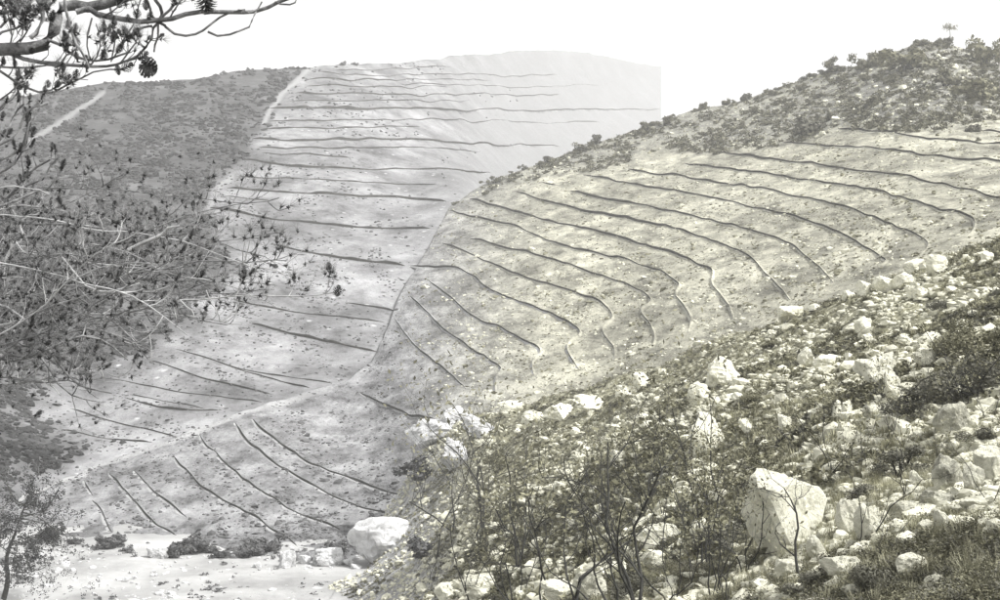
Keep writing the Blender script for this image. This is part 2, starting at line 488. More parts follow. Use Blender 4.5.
# ------------------------------------------------------------------ contour terraces cut into the hills
def catmull(pts, step):
    p = np.array(pts, float)
    if len(p) == 2: p = np.array([p[0], (p[0]+p[1])/2, p[1]])
    q = np.vstack([2*p[0]-p[1], p, 2*p[-1]-p[-2]])
    out = []
    for i in range(1, len(q)-2):
        n = max(2, int(np.linalg.norm(q[i+1]-q[i])/step))
        for k in range(n):
            t = k/n
            out.append(0.5*((2*q[i]) + (-q[i-1]+q[i+1])*t + (2*q[i-1]-5*q[i]+4*q[i+1]-q[i+2])*t*t + (-q[i-1]+3*q[i]-3*q[i+1]+q[i+2])*t**3))
    out.append(q[-2])
    return np.array(out)

def terrace(hill, parent, pts, h, w, seed):
    c = catmull(pts, 2.5)
    k = np.arange(len(c))
    c[:, 1] += 0.18*vnoise(k*0.35, k*0+seed, None, 71)
    p, n = hill.frame(c[:, 0], c[:, 1])
    t = np.gradient(p, axis=0); t /= np.linalg.norm(t, axis=1, keepdims=True)
    s = np.cross(t, n); s /= np.linalg.norm(s, axis=1, keepdims=True)
    dn = hill.P(c[:, 0], c[:, 1]+2) - p
    if (s[0]*dn[0]).sum() < 0: s = -s
    for i in range(1, len(s)):
        if (s[i]*s[i-1]).sum() < 0: s[i] = -s[i]
    ker = np.ones(9)/9
    def sm(a): return np.stack([np.convolve(np.pad(a[:, i], 4, mode='edge'), ker, 'valid') for i in range(3)], 1)
    s = sm(s); n = sm(n)
    p[1:-1] = 0.25*p[:-2] + 0.5*p[1:-1] + 0.25*p[2:]; p[1:-1] = 0.25*p[:-2] + 0.5*p[1:-1] + 0.25*p[2:]
    s /= np.linalg.norm(s, axis=1, keepdims=True); n /= np.linalg.norm(n, axis=1, keepdims=True)
    end = np.minimum(1, np.minimum(k, len(c)-1-k)/4.0 + 0.15)
    if hill is HB:
        h = h*p[:, 1]/150.0; w = w*p[:, 1]/150.0
    hh = h*end*(1 + 0.45*vnoise(k*0.22, k*0+seed*3.1, None, 73) + 0.35*vnoise(k*0.06, k*0+seed*5.3, None, 77))
    ww = w*(0.55+0.45*end)*(1 + 0.3*vnoise(k*0.15, k*0+seed*1.7, None, 75))
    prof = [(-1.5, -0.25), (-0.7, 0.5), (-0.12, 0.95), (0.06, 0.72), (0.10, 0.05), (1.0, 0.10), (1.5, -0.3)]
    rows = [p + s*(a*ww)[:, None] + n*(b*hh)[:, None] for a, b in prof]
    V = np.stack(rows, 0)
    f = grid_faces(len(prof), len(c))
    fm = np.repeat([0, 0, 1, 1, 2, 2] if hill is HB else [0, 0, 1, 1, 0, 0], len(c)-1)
    me = mesh_np('terrace', V.reshape(-1, 3), f, [parent.data.materials[0].name, 'terrace_bank_shade', 'spur_bench_lit_soil' if pts[0][0] < 440 else 'terrace_bench_lit_soil'], fm, False)
    uu = np.tile(c[:, 0], len(prof)); vv = np.tile(c[:, 1], len(prof))
    if hill is HB: add_attr(me, 'tone', tone_b(uu, vv))
    return obj('terrace', me, parent)

LB = [
 [(838,129),(880,132),(920,137),(960,140),(1000,143),(1060,150)], [(982,130),(1000,132),(1050,137)],
 [(782,141),(830,146),(880,150),(950,158),(1000,163),(1060,172)],
 [(703,152),(735,155),(760,158),(800,163),(850,170),(900,176),(950,186),(1000,198),(1040,212)],
 [(684,164),(720,168),(750,172),(800,180),(850,187),(900,197),(940,209),(965,215),(975,221),(974,230),(966,238)],
 [(628,169),(660,175),(700,180),(736,185),(760,189),(800,197),(840,206),(880,220),(910,232),(929,243),(925,250),(918,256)],
 [(583,174),(605,179),(640,186),(680,192),(720,198),(750,206),(790,216),(820,225),(850,238),(870,250),(887,262),(880,268),(868,276)],
 [(570,191),(610,200),(650,207),(700,217),(740,227),(780,240),(800,251),(818,265),(833,281)],
 [(514,191),(545,200),(590,212),(640,221),(690,232),(720,243),(745,255),(760,268),(780,287),(790,298)], [(541,182),(558,186)],
 [(470,200),(505,208),(540,218),(580,228),(625,240),(655,248),(685,257),(700,265),(714,273),(711,281),(717,291),(727,302),(732,312),(733,320)],
 [(448,211),(475,217),(510,224),(520,228),(545,239),(570,248),(600,254),(640,264),(660,270),(675,280),(681,287),(675,295),(685,308),(692,320),(688,334)],
 [(470,238),(500,246),(532,254),(570,265),(600,276),(630,284),(648,295),(652,302),(641,310),(648,321),(655,335),(654,344),(645,352)],
 [(442,243),(470,254),(500,268),(530,279),(565,290),(595,300),(608,308),(613,318),(602,329),(608,339),(615,350),(614,360)],
 [(410,266),(440,268),(465,272),(490,289),(520,302),(550,313),(570,323),(581,333),(570,342),(567,350),(573,360),(579,371)],
 [(428,282),(450,297),(475,317),(500,327),(525,340),(538,347),(541,352),(532,364),(535,380)],
 [(410,297),(430,315),(445,330),(470,347),(490,360),(502,369),(496,378),(495,394)],
 [(394,318),(412,343),(430,358),(455,378),(466,390)],
 [(360,393),(385,404),(410,415),(440,421)],
 [(84,478),(86,487),(93,495)], [(92,500),(103,515),(110,530),(117,543)],
 [(109,473),(125,492),(140,508),(150,520),(165,530),(185,540),(203,551)], [(134,470),(150,489),(165,502),(187,517)],
 [(171,455),(190,475),(210,493),(235,508),(260,522),(285,537),(300,548)],
 [(200,433),(203,441),(220,458),(245,480),(265,497),(300,516),(340,530)],
 [(235,425),(250,443),(275,462),(300,480),(340,500),(385,517),(400,521)],
 [(253,420),(265,432),(290,450),(320,468),(345,478),(390,494),(420,500)],
]
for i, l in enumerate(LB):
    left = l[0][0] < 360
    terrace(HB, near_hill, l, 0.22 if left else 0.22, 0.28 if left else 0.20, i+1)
LC = [
 ([(332,70),(390,68),(450,67)],0.6), ([(318,76),(400,75),(480,75),(560,74)],0.6), ([(308,82),(400,80),(490,81)],0.7), ([(303,88),(380,88),(450,87)],0.6),
 ([(295,97),(370,97),(460,95),(560,94)],0.8), ([(290,104),(380,103),(470,101)],0.6), ([(270,111),(350,112),(450,111),(560,110),(660,109)],1.35),
 ([(268,122),(350,123),(440,122),(600,122)],0.7), ([(400,84),(480,86),(600,85)],0.5), ([(256,149),(320,150),(420,151),(480,153)],0.5), ([(236,175),(300,179),(380,183),(440,186)],0.5), ([(264,131),(340,131),(420,129)],0.6), ([(252,140),(300,143),(400,143),(470,146),(560,146)],1.0),
 ([(262,154),(310,156),(352,157)],0.45), ([(243,161),(290,166),(350,169),(430,172),(490,174)],0.95),
 ([(227,187),(260,189),(310,193),(350,197),(430,201),(447,202)],0.95), ([(222,195),(245,197),(272,198)],0.35),
 ([(210,208),(245,213),(310,222),(380,228),(430,231)],0.8), ([(272,243),(310,253),(360,260),(405,265)],0.7),
 ([(345,302),(370,306),(396,310)],0.5), ([(252,324),(300,337),(340,344),(380,352)],0.6),
 ([(150,363),(200,378),(250,389),(272,394)],0.35), ([(212,361),(240,369),(290,383),(310,387)],0.4),
 ([(60,430),(110,440),(152,443)],0.3), ([(175,352),(255,371),(332,382)],0.3), ([(105,380),(180,392),(262,402)],0.3), ([(230,300),(290,312),(345,318),(385,322)],0.35),
 ([(125,398),(150,405),(180,411),(218,410)],0.55), ([(70,408),(100,418),(140,428),(178,438)],0.3), ([(130,395),(160,400),(205,409)],0.25),
]
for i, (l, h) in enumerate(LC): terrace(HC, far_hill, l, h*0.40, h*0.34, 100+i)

# ------------------------------------------------------------------ rocks
def ico(sub):
    import bmesh
    bm = bmesh.new(); bmesh.ops.create_icosphere(bm, subdivisions=sub, radius=1.0)
    v = np.array([x.co for x in bm.verts]); f = np.array([[y.index for y in x.verts] for x in bm.faces]); bm.free()
    return v, f
ICO = {k: ico(k) for k in (1, 2, 3, 4)}

def rock_mesh(seed, sub=3, cuts=11, rough=0.10, mat='limestone', dims=(1, 1, 1), lean=0.0, rounded=False):
    r = np.random.default_rng(seed)
    v, f = ICO[sub]; v = v.copy()
    nrm = r.normal(size=(cuts, 3)); nrm /= np.linalg.norm(nrm, axis=1, keepdims=True)
    dist = r.uniform(0.80, 0.98, cuts) if rounded else r.uniform(0.50, 0.92, cuts)
    nrm[0] = (0.25, -0.9, 0.3); nrm[1] = (0.1, -0.1, 1.0); nrm[2] = (-0.8, -0.5, -0.1); nrm[3] = (0.9, -0.1, 0.2)
    nrm[:4] += r.normal(size=(4, 3))*0.25
    nrm /= np.linalg.norm(nrm, axis=1, keepdims=True)
    dots = v @ nrm.T
    rad = np.where(dots > 0.05, dist/np.maximum(dots, 0.05), 9).min(1)
    rad = np.minimum(rad, 1.1)
    rad *= 1 + rough*fbm(v[:, 0]*2.1+seed, v[:, 1]*2.1, v[:, 2]*2.1, seed, 3) - rough*0.9*np.abs(fbm(v[:, 0]*3.7+seed, v[:, 1]*3.7, v[:, 2]*3.7, seed+5, 3))
    v = v*rad[:, None]
    v /= np.abs(v).max(0)
    v[:, 0] += lean*v[:, 2]
    v = v*np.asarray(dims)[None, :]*0.5
    return mesh_np('rock', v, f, mat)

# hero rocks: frame position of centre, width, height, label, material
L, G_, M_ = 'limestone', 'grey_limestone', 'lichened_limestone'
HEROES = [
 (941,265,23,22,'white two-lobed boulder on the slope crest below the highest terrace hook',L),
 (916,267,22,14,'low white rock just left of the two-lobed crest boulder',L),
 (989,261,12,11,'small round white rock near the right end of the slope crest',L),
 (905,284,22,13,'rounded white rock on the crest, upper right of a row of three',L),
 (887,287,23,14,'broad white rock in the middle of the crest row of three',L),
 (866,291,15,14,'pale rock at the left end of the crest row of three',L),
 (849,297,13,9,'low pale rock tucked under the crest left of the row of three',L),
 (920,298,22,11,'flat white rock lying below the crest row of three',L),
 (790,312,28,17,'white rock on the crest just under the end of a terrace line',L),
 (866,327,18,15,'pale rock with a dark shaded left face in mid slope',L),
 (869,340,13,8,'small low white rock below the rock with the dark left face',L),
 (931,342,22,16,'domed white rock, upper of a pair left of the dark bush',L),
 (931,357,27,18,'sharp white wedge rock, lower of a pair left of the dark bush',L),
 (879,368,38,32,'large leaning white slab in the upper right slope',L),
 (893,385,15,26,'narrow grey-white block standing against the large leaning slab',L),
 (897,398,18,14,'squat pale rock at the foot of the leaning slab',L),
 (827,363,21,15,'oblong white rock, right of a touching pair in mid slope',L),
 (808,359,17,18,'rough white rock, left of a touching pair in mid slope',L),
 (724,375,32,30,'big white domed boulder with a shaded left foot below the crest',L),
 (699,395,20,21,'white blocky rock just left of the big domed boulder',L),
 (642,381,18,19,'single white rock with a dark hole on the lower crest',L),
 (680,345,24,14,'white rock ledge on the crest beneath a wavy terrace end',L),
 (692,336,10,10,'small white knob on top of the crest ledge',L),
 (660,356,24,13,'pale rock slab on the crest left of the white ledge',L),
 (710,436,36,42,'tall pointed white rock with dark lichen streaks in the middle slope',L),
 (790,513,82,90,'largest white boulder, angular and flat-faced, behind a dark bare shrub',L),
 (788,572,28,26,'pale rock at the foot of the largest boulder',L),
 (818,552,22,30,'pale block leaning on the right side of the largest boulder',L),
 (847,571,44,30,'flat-topped white rock beside the dark leafy shrub at the bottom',L),
 (855,592,24,18,'small white block at the bottom edge under the flat-topped rock',L),
 (918,568,34,30,'angular white rock with a triangular face on gravel at lower right',L),
 (945,524,14,24,'white upright shard at the lower right',L),
 (929,530,22,16,'low jagged white rock left of the upright shard',L),
 (911,514,36,20,'smooth grey rock with a pale rim over deep shadow',M_),
 (950,476,26,44,'tall mossy rock pillar at the right edge cluster',M_),
 (940,502,36,26,'dark-sided rock under the mossy pillar',M_),
 (975,482,24,32,'tan square block beside the mossy pillar',M_),
 (996,465,34,48,'bright white boulder cut by the right edge',L),
 (957,427,36,32,'rounded lichen-covered rock under the dark bush at right',M_),
 (918,482,15,14,'small rough white rock left of the mossy pillar',L),
 (916,493,18,9,'low pale stone under the small rough rock left of the pillar',L),
 (985,506,38,14,'flat pale ledge below the tan square block',L),
 (874,414,19,20,'grey rounded rock below the leaning slab cluster',M_),
 (839,411,10,18,'thin upright white stone, left of two below the touching pair',L),
 (848,411,9,17,'thin upright white stone, right of two below the touching pair',L),
 (905,423,24,13,'flat pale rock right of the grey rounded rock',L),
 (852,522,26,36,'pale upright block right of the largest boulder',L),
 (872,528,26,40,'pale cracked block in front of the smooth grey rock',L),
 (661,540,40,24,'white sloping slab behind the tall dark bare shrub',L),
 (656,562,20,18,'pale rock under the white sloping slab',L),
 (592,588,34,30,'white boulder at the bottom edge between bare shrubs',L),
 (560,594,44,22,'low wide pale rock at the bottom edge',L),
 (480,590,44,30,'white rock at the bottom left of the rocky slope',L),
 (449,592,26,22,'pale low rock left of the white bottom rock',L),
 (534,421,24,14,'rounded white outcrop at the left start of the pale rock band',L),
 (512,411,26,12,'pale rough outcrop above the start of the rock band',L),
 (562,414,32,14,'white ledge in the pale rock band, second from the left',L),
 (594,404,38,16,'white ledge in the pale rock band below the terrace ends',L),
 (628,394,30,12,'thin pale ledge at the right end of the rock band',L),
 (455,416,26,20,'pale rock knob at the head of the gully outcrop',G_),
 (480,430,34,24,'pale cracked rock at the right end of the gully outcrop',G_),
 (438,432,60,28,'broad cracked pale rock shelf in the gully',G_),
 (455,458,32,34,'pale fluted rock below the gully shelf',G_),
 (380,540,66,42,'largest pale domed boulder in the valley beside the dirt track',G_),
 (328,558,30,18,'smooth white boulder left of the domed valley boulder',G_),
 (350,563,16,8,'low white stone between the two valley boulders',G_),
 (286,562,15,14,'rough white rock at the track edge near a terrace end',G_),
 (304,560,12,10,'small white rock right of the rough track-edge rock',G_),
 (157,554,20,13,'lone white domed rock at the foot of the terraced spur',G_),
 (257,566,8,7,'tiny white stone on the track edge',G_),
 (664,520,14,12,'small white stone seen through the tall bare shrub',L),
 (618,457,14,11,'small white stone right of the lower bare shrub thicket',L),
 (575,434,10,8,'small white stone below the second ledge of the rock band',L),
 (785,424,12,20,'pale upright rock right of the pointed white rock',L),
 (705,530,30,14,'low pale stone in the scrub left of the largest boulder',L),
]
hero_uv = []
for k, (u, v, w, h, lab, mt) in enumerate(HEROES):
    p, hit = cast([u], [v + h*0.42]); p = p[0]
    d = p[1]; s = d/FP
    W, H = w*s*1.16, h*s*(1.5 if h <= 14 else 1.28)
    D = (W+H)*0.42
    me = rock_mesh(900+k, 4 if w > 18 else 3, 9 if w > 20 else 8, 0.13, mt, (W, D, H), 0.12*math.sin(k*2.4), 'domed' in lab or 'smooth' in lab or 'rounded' in lab)
    o = obj('boulder' if w > 20 else 'rock', me, label=lab, category='boulder' if w > 20 else 'rock')
    o.location = (p[0], p[1] + D*0.32, p[2] + H*0.31)
    o.rotation_euler = (0, 0, 0.35*math.sin(k*1.7))
    hero_uv.append((u, v, w, h))
hero_uv = np.array(hero_uv)

# loose rocks one can still pick out
protos = [rock_mesh(40+i, 3, 8, 0.14, 'limestone', (1, 0.9, 0.75)) for i in range(10)]
cnt = 0; tries = 0
LOOSE = []
while cnt < 230 and tries < 6000:
    tries += 1
    u, v = random.uniform(405, 1005), random.uniform(240, 602)
    p, hit = cast([u], [v])
    if not hit[0]: continue
    p = p[0]
    size = min(random.lognormvariate(math.log(0.22), 0.45), 0.8)
    wpx = size/p[1]*FP
    if wpx < 5 or wpx > 22: continue
    if (np.hypot((hero_uv[:, 0]-u)/(hero_uv[:, 2]*0.5+wpx*0.5), (hero_uv[:, 1]-v)/(hero_uv[:, 3]*0.5+wpx*0.4)) < 0.9).any(): continue
    zone_ = 'near the crest of' if v < np.interp(u, [400, 1000], [450, 300]) else ('across the middle of' if v < np.interp(u, [400, 1000], [530, 450]) else 'at the bottom of')
    side_ = 'left part' if u < 600 else ('centre' if u < 800 else 'right part')
    o = obj('loose_rock', protos[cnt % 10], label='small loose pale rock %s the rocky slope, %s' % (zone_, side_), category='rock', group='loose rocks %s the rocky slope, %s' % (zone_, side_))
    o.location = (p[0], p[1], p[2] + size*0.18)
    o.scale = (size, size*random.uniform(0.7, 1.1), size*random.uniform(0.6, 1.0))
    o.rotation_euler = (random.uniform(-0.3, 0.3), random.uniform(-0.3, 0.3), random.uniform(0, 6.28))
    cnt += 1

# ------------------------------------------------------------------ stuff: stones, tufts, grass
def scatter_lod(name, fine, coarse, pos, scale, mat, seed, lim=17.0, fs=1.0, **kw):
    near = pos[:, 1] < lim
    lab = kw.pop('label'); cat = kw.pop('category')
    scatter_mesh(name, coarse, pos[~near], scale[~near], mat, seed, label=lab + ' farther up', category=cat, **kw)
    scatter_mesh(name, fine, pos[near], scale[near]*fs, mat, seed+1, label=lab + ' close by', category=cat, **kw)

def scatter_mesh(name, base_list, pos, scale, mat, seed, parent=None, kind='stuff', label=None, category=None, tilt=0.4, squash=0.7):
    r = np.random.default_rng(seed)
    V, Fc, off = [], [], 0
    which = r.integers(0, len(base_list), len(pos))
    for b, (bv, bf) in enumerate(base_list):
        idx = np.where(which == b)[0]
        if not len(idx): continue
        a = r.uniform(0, 2*np.pi, len(idx)); t = r.uniform(-tilt, tilt, len(idx))
        ca, sa, ct, st = np.cos(a), np.sin(a), np.cos(t), np.sin(t)
        R = np.zeros((len(idx), 3, 3))
        R[:, 0, 0] = ca; R[:, 0, 1] = -sa*ct; R[:, 0, 2] = sa*st
        R[:, 1, 0] = sa; R[:, 1, 1] = ca*ct; R[:, 1, 2] = -ca*st
        R[:, 2, 1] = st; R[:, 2, 2] = ct
        sc = scale[idx][:, None]*np.stack([r.uniform(0.8, 1.3, len(idx)), r.uniform(0.8, 1.2, len(idx)), squash*r.uniform(0.7, 1.3, len(idx))], -1)
        vv = np.einsum('nij,nkj->nki', R, bv[None]*sc[:, None, :]) + pos[idx][:, None, :]
        ff = bf[None] + (np.arange(len(idx))*len(bv))[:, None, None] + off
        V.append(vv.reshape(-1, 3)); Fc.append(ff.reshape(-1, bf.shape[1])); off += vv.shape[0]*vv.shape[1]
    me = mesh_np(name, np.concatenate(V), np.concatenate(Fc), mat)
    o = obj(name, me, parent, kind=kind)
    if label: o['label'] = label
    if category: o['category'] = category
    return o

def pebble_base(seed):
    r = np.random.default_rng(seed)
    v, f = ICO[1]; v = v*(0.5*(1 + 0.45*r.uniform(-1, 1, (len(v), 1))))
    return v, f
PEB = [pebble_base(i) for i in range(6)]
def tuft_base(seed, n=16, w=0.09, spread=0.9, h=1.0):
    """a clump of narrow blades, triangles"""
    r = np.random.default_rng(seed); V, Fc = [], []
    for i in range(n):
        a = r.uniform(0, 6.283); c = np.array([math.cos(a), math.sin(a), 0])
        b = c*r.uniform(0, 0.25); lean = r.uniform(0.1, spread)
        tip = b + c*lean*h*0.6 + np.array([0, 0, h*r.uniform(0.5, 1.0)])
        side = np.array([-c[1], c[0], 0])*w
        k = len(V); V += [b-side, b+side, tip]; Fc.append([k, k+1, k+2])
    return np.array(V), np.array(Fc)
TUFT = [tuft_base(i) for i in range(6)]
def leafclump_base(seed, n=26, size=0.26):
    """a low cushion of small leaves, triangles"""
    r = np.random.default_rng(seed); V, Fc = [], []
    for i in range(n):
        d = r.normal(size=3); d[2] = abs(d[2]); d /= np.linalg.norm(d)
        c = d*r.uniform(0.25, 0.5)*np.array([1, 1, 1.1]); a, b = r.normal(size=3)*size*0.5, r.normal(size=3)*size*0.5
        k = len(V); V += [c-a, c+a, c+b*1.4]; Fc.append([k, k+1, k+2])
    return np.array(V), np.array(Fc)
CLUMP = [leafclump_base(i) for i in range(6)]
def dome_base(seed):
    r = np.random.default_rng(seed)
    v, f = ICO[1]; v = v*(0.5*(1 + 0.5*r.uniform(-1, 1, (len(v), 1)))); v[:, 2] = np.maximum(v[:, 2], -0.1)*1.2
    return v, f
DOME = [dome_base(60+i) for i in range(8)]
CLUMP_F = [leafclump_base(20+i, 110, 0.055) for i in range(5)]
TUFT_F = [tuft_base(20+i, 34, 0.022) for i in range(5)]
PEB_F = []
for i in range(5):
    m_ = rock_mesh(700+i, 2, 8, 0.15, 'limestone'); c_ = np.empty(len(m_.vertices)*3, np.float32); m_.vertices.foreach_get('co', c_)
    PEB_F.append((c_.reshape(-1, 3).astype(float), ICO[2][1])); bpy.data.meshes.remove(m_)

def slope_points(n, seed, u0=325, u1=1010, v0=225, v1=606, near=0.0):
    r = np.random.default_rng(seed)
    u = r.uniform(u0, u1, n); v = r.uniform(v0, v1, n)
    m = int(n*0.5)                                   # the slope goes on outside the frame
    u = np.concatenate([u, r.uniform(u1, 1400, m), r.uniform(480, u1, m//4)]); v = np.concatenate([v, r.uniform(90, 760, m), r.uniform(v1, 760, m//4)])
    p, hit = cast(u, v)
    return p[hit], u[hit], v[hit]

p, u, v = slope_points(42000, 1)
def veg(p): return fbm(p[:, 0]/2.6, p[:, 1]/4.0, None, 83, 3) + 0.15*smooth(0.1, 0.3, p[:, 0]/p[:, 1]) - 0.5*(1-smooth(-0.07, 0.0, p[:, 0]/p[:, 1]))
keep = veg(p) + 0.3*rng.normal(size=len(p)) < 0.12
p = p[keep]
r_ = np.random.default_rng(2)
sz_ = np.clip(np.exp(r_.normal(np.log(0.075), 0.6, len(p))), 0.02, np.where(p[:, 1] < 17, 0.2, 0.4))
sz_ = np.maximum(sz_, p[:, 1]*0.0011)*np.where(p[:, 0] < 0, 1.5, 1.0)
p[:, 2] += sz_*0.1
scatter_lod('stone_litter', PEB_F, PEB, p, sz_, 'stone_litter', 3, label='pale stone litter strewn over the rocky slope', category='stones')

p, u, v = slope_points(30000, 4)
keep = veg(p) + 0.25*rng.normal(size=len(p)) > -0.08
p = p[keep]
sz_ = np.random.default_rng(5).uniform(0.06, 0.24, len(p))
scatter_lod('low_scrub', CLUMP_F, CLUMP, p, sz_, 'olive_leaf', 6, label='low olive scrub cushions covering the rocky slope', category='scrub')
p, u, v = slope_points(13000, 14)
keep = veg(p) + 0.2*rng.normal(size=len(p)) > 0.3
p = p[keep]
sz_ = np.random.default_rng(15).uniform(0.08, 0.26, len(p))
scatter_lod('dark_scrub', CLUMP_F, CLUMP, p, sz_, 'dark_leaf', 16, label='darker scrub patches between rocks on the rocky slope', category='scrub')
p, u, v = slope_points(17000, 7)
keep = (fbm(p[:, 0]/2.0, p[:, 1]/2.0, None, 85, 2) + 0.25*rng.normal(size=len(p))) > 0.0
p = p[keep]
sz_ = np.random.default_rng(8).uniform(0.06, 0.18, len(p))
scatter_lod('dry_grass', TUFT_F, TUFT, p, sz_, 'dry_grass', 9, label='dry grass tufts among the stones of the rocky slope', category='grass', squash=1.0)

def hill_points(hill, n, seed, test, u0, u1, v0, v1):
    r = np.random.default_rng(seed)
    u = r.uniform(u0, u1, n); v = r.uniform(v0, v1, n)
    ok = (v > hill.top(u)+1) & (v < hill.bot(u)) & test(u, v, r)
    return hill.P(u[ok], v[ok]), u[ok], v[ok]

# tufts and stones on the terraced hill
p, u, v = hill_points(HB, 90000, 20, lambda u, v, r: fbm((u+1.5*v)/40, (v-0.6*u)/14, None, 91, 3) + 0.55*r.normal(size=len(u)) > 0.25, 60, 1010, 40, 560)
sz_ = np.clip(np.exp(np.random.default_rng(21).normal(np.log(0.13), 0.5, len(p))), 0.06, 0.6)
cl = u > 400
scatter_mesh('hill_tufts', DOME, p[cl], sz_[cl], 'olive_leaf', 22, near_hill)
scatter_mesh('spur_tufts', DOME, p[~cl], sz_[~cl], 'grey_scrub_leaf', 23, near_hill)
p, u, v = hill_points(HB, 16000, 24, lambda u, v, r: (vnoise(u/24, v/12, None, 93) + 0.5*r.normal(size=len(u)) > 0.1) & (u > 420), 420, 1010, 40, 420)
p2, u2, v2 = hill_points(HB, 14000, 25, lambda u, v, r: scrub_b(u, v) > 0.15, 440, 1010, 40, 200)
p = np.concatenate([p, p2])
sz_ = np.clip(np.exp(np.random.default_rng(26).normal(np.log(0.17), 0.5, len(p))), 0.08, 1.0)
scatter_mesh('hill_stones', PEB, p, sz_, 'stone_litter', 27, near_hill)
# hilltop scrub of the terraced hill, dense above the terraces
p, u, v = hill_points(HB, 15000, 28, lambda u, v, r: (scrub_b(u, v) > 0.12) & (vnoise(u/16, v/9, None, 95) + 0.45*r.normal(size=len(u)) > -0.05), 430, 1010, 38, 200)
sz_ = np.random.default_rng(29).uniform(0.3, 1.1, len(p))
scatter_mesh('hilltop_scrub', CLUMP, p, sz_, 'ridge_leaf', 30, near_hill)
# heath on the far hill
p, u, v = hill_points(HC, 44000, 32, lambda u, v, r: (scrub_c(u, v) > r.uniform(0.15, 0.8, len(u))) & (track_c(u, v) < 0.3) & (fbm((u+1.3*v)/26, (v-0.5*u)/9, None, 97, 2) + 0.45*r.normal(size=len(u)) > -0.15), -60, 330, 60, 490)
sz_ = np.random.default_rng(33).uniform(0.4, 1.5, len(p))*np.clip(p[:, 1]/300, 0.5, 1.2)
scatter_mesh('heath', DOME, p, sz_, 'heath_leaf', 34, None, label='dark heath scrub covering the left flank of the far hill', category='heath')
p, u, v = hill_points(HC, 22000, 35, lambda u, v, r: (scrub_c(u, v) < 0.5) & (fbm((u+1.5*v)/36, (v-0.5*u)/12, None, 99, 3) + 0.5*r.normal(size=len(u)) > 0.3 + 0.9*smooth(340, 460, u)), -20, 520, 60, 470)
sz_ = np.random.default_rng(36).uniform(0.25, 0.8, len(p))*np.clip(p[:, 1]/300, 0.35, 1.2)
scatter_mesh('far_tufts', DOME, p, sz_, 'grey_scrub_leaf', 37, far_hill)
# stones and tufts on the valley floor
r_ = np.random.default_rng(40)
u = r_.uniform(-20, 430, 1100); v = 545 + 60*r_.uniform(0, 1, 1100)**0.8
p, hit = cast(u, v); p = p[~hit]
p[:, 2] = FLOOR_Z + 0.02
k = r_.uniform(size=len(p)) < 0.55
scatter_mesh('track_stones', PEB, p[k], np.clip(np.exp(r_.normal(np.log(0.16), 0.5, k.sum())), 0.06, 0.6), 'grey_limestone', 41, valley_floor)
q = p[~k]; q = q[(vnoise(q[:, 0]/2.5, q[:, 1]/4, None, 101) > 0.1)]
scatter_mesh('track_tufts', CLUMP, q, r_.uniform(0.15, 0.4, len(q)), 'grey_scrub_leaf', 42, valley_floor)

# ------------------------------------------------------------------ shrubs
def tube(paths, sides=5):
    """swept tubes: list of (points, radii) -> verts, quads"""
    V, Fc, off = [], [], 0
    ang = np.arange(sides)*2*np.pi/sides
    for pts, rad in paths:
        pts = np.asarray(pts, float); rad = np.asarray(rad, float)
        t = np.gradient(pts, axis=0); t /= (np.linalg.norm(t, axis=1, keepdims=True)+1e-9)
        ref = np.where(np.abs(t[:, 2:3]) > 0.9, np.array([[1., 0, 0]]), np.array([[0, 0, 1.]]))
        a = np.cross(t, ref); a /= (np.linalg.norm(a, axis=1, keepdims=True)+1e-9)
        b = np.cross(t, a)
        ring = pts[:, None, :] + rad[:, None, None]*(np.cos(ang)[None, :, None]*a[:, None, :] + np.sin(ang)[None, :, None]*b[:, None, :])
        n = len(pts)
        i = np.arange(n-1)[:, None]*sides + np.arange(sides)[None, :]
        j = np.arange(n-1)[:, None]*sides + (np.arange(sides)[None, :]+1) % sides
        Fc.append(np.stack([i, j, j+sides, i+sides], -1).reshape(-1, 4) + off)
        V.append(ring.reshape(-1, 3)); off += n*sides
    return np.concatenate(V), np.concatenate(Fc)

def grow(r, base, direction, length, radius, depth, paths, tips, wig=0.22, up=0.12, kids=(3, 5), ratio=0.55, seg=7):
    pts = [np.array(base, float)]; d = np.array(direction, float); d /= np.linalg.norm(d)
    for i in range(seg):
        d = d + r.normal(size=3)*wig + np.array([0, 0, up]); d /= np.linalg.norm(d)
        pts.append(pts[-1] + d*length/seg)
    pts = np.array(pts)
    rad = np.linspace(radius, radius*0.35, len(pts))
    paths.append((pts, rad))
    if depth == 0:
        tips.append((pts[-1], d)); return
    for c in range(r.integers(*kids)+0):
        i = r.integers(2, seg+1)
        dd = (pts[i]-pts[i-1]); dd /= np.linalg.norm(dd)
        side = np.cross(dd, r.normal(size=3)); side /= np.linalg.norm(side)
        nd = dd*r.uniform(0.45, 0.9) + side*r.uniform(0.4, 0.85)
        grow(r, pts[i], nd, length*ratio*r.uniform(0.7, 1.2), rad[i]*0.65, depth-1, paths, tips, wig, up, kids, ratio, max(4, seg-1))
    tips.append((pts[-1], d))

def leaves_mesh(r, tips, per, spread, size, mat):
    V = []
    for pos, d in tips:
        n = r.poisson(per)
        if not n: continue
        c = pos + r.normal(size=(n, 3))*spread
        a = r.normal(size=(n, 3)); a /= np.linalg.norm(a, axis=1, keepdims=True)
        b = r.normal(size=(n, 3)); b -= (a*b).sum(1, keepdims=True)*a; b /= np.linalg.norm(b, axis=1, keepdims=True)
        s = size*r.uniform(0.6, 1.3, (n, 1))
        V.append(np.stack([c-a*s, c+b*s*0.45, c+a*s, c-b*s*0.45], 1).reshape(-1, 3))
    V = np.concatenate(V)
    return mesh_np('foliage', V, np.arange(len(V)).reshape(-1, 4), mat)

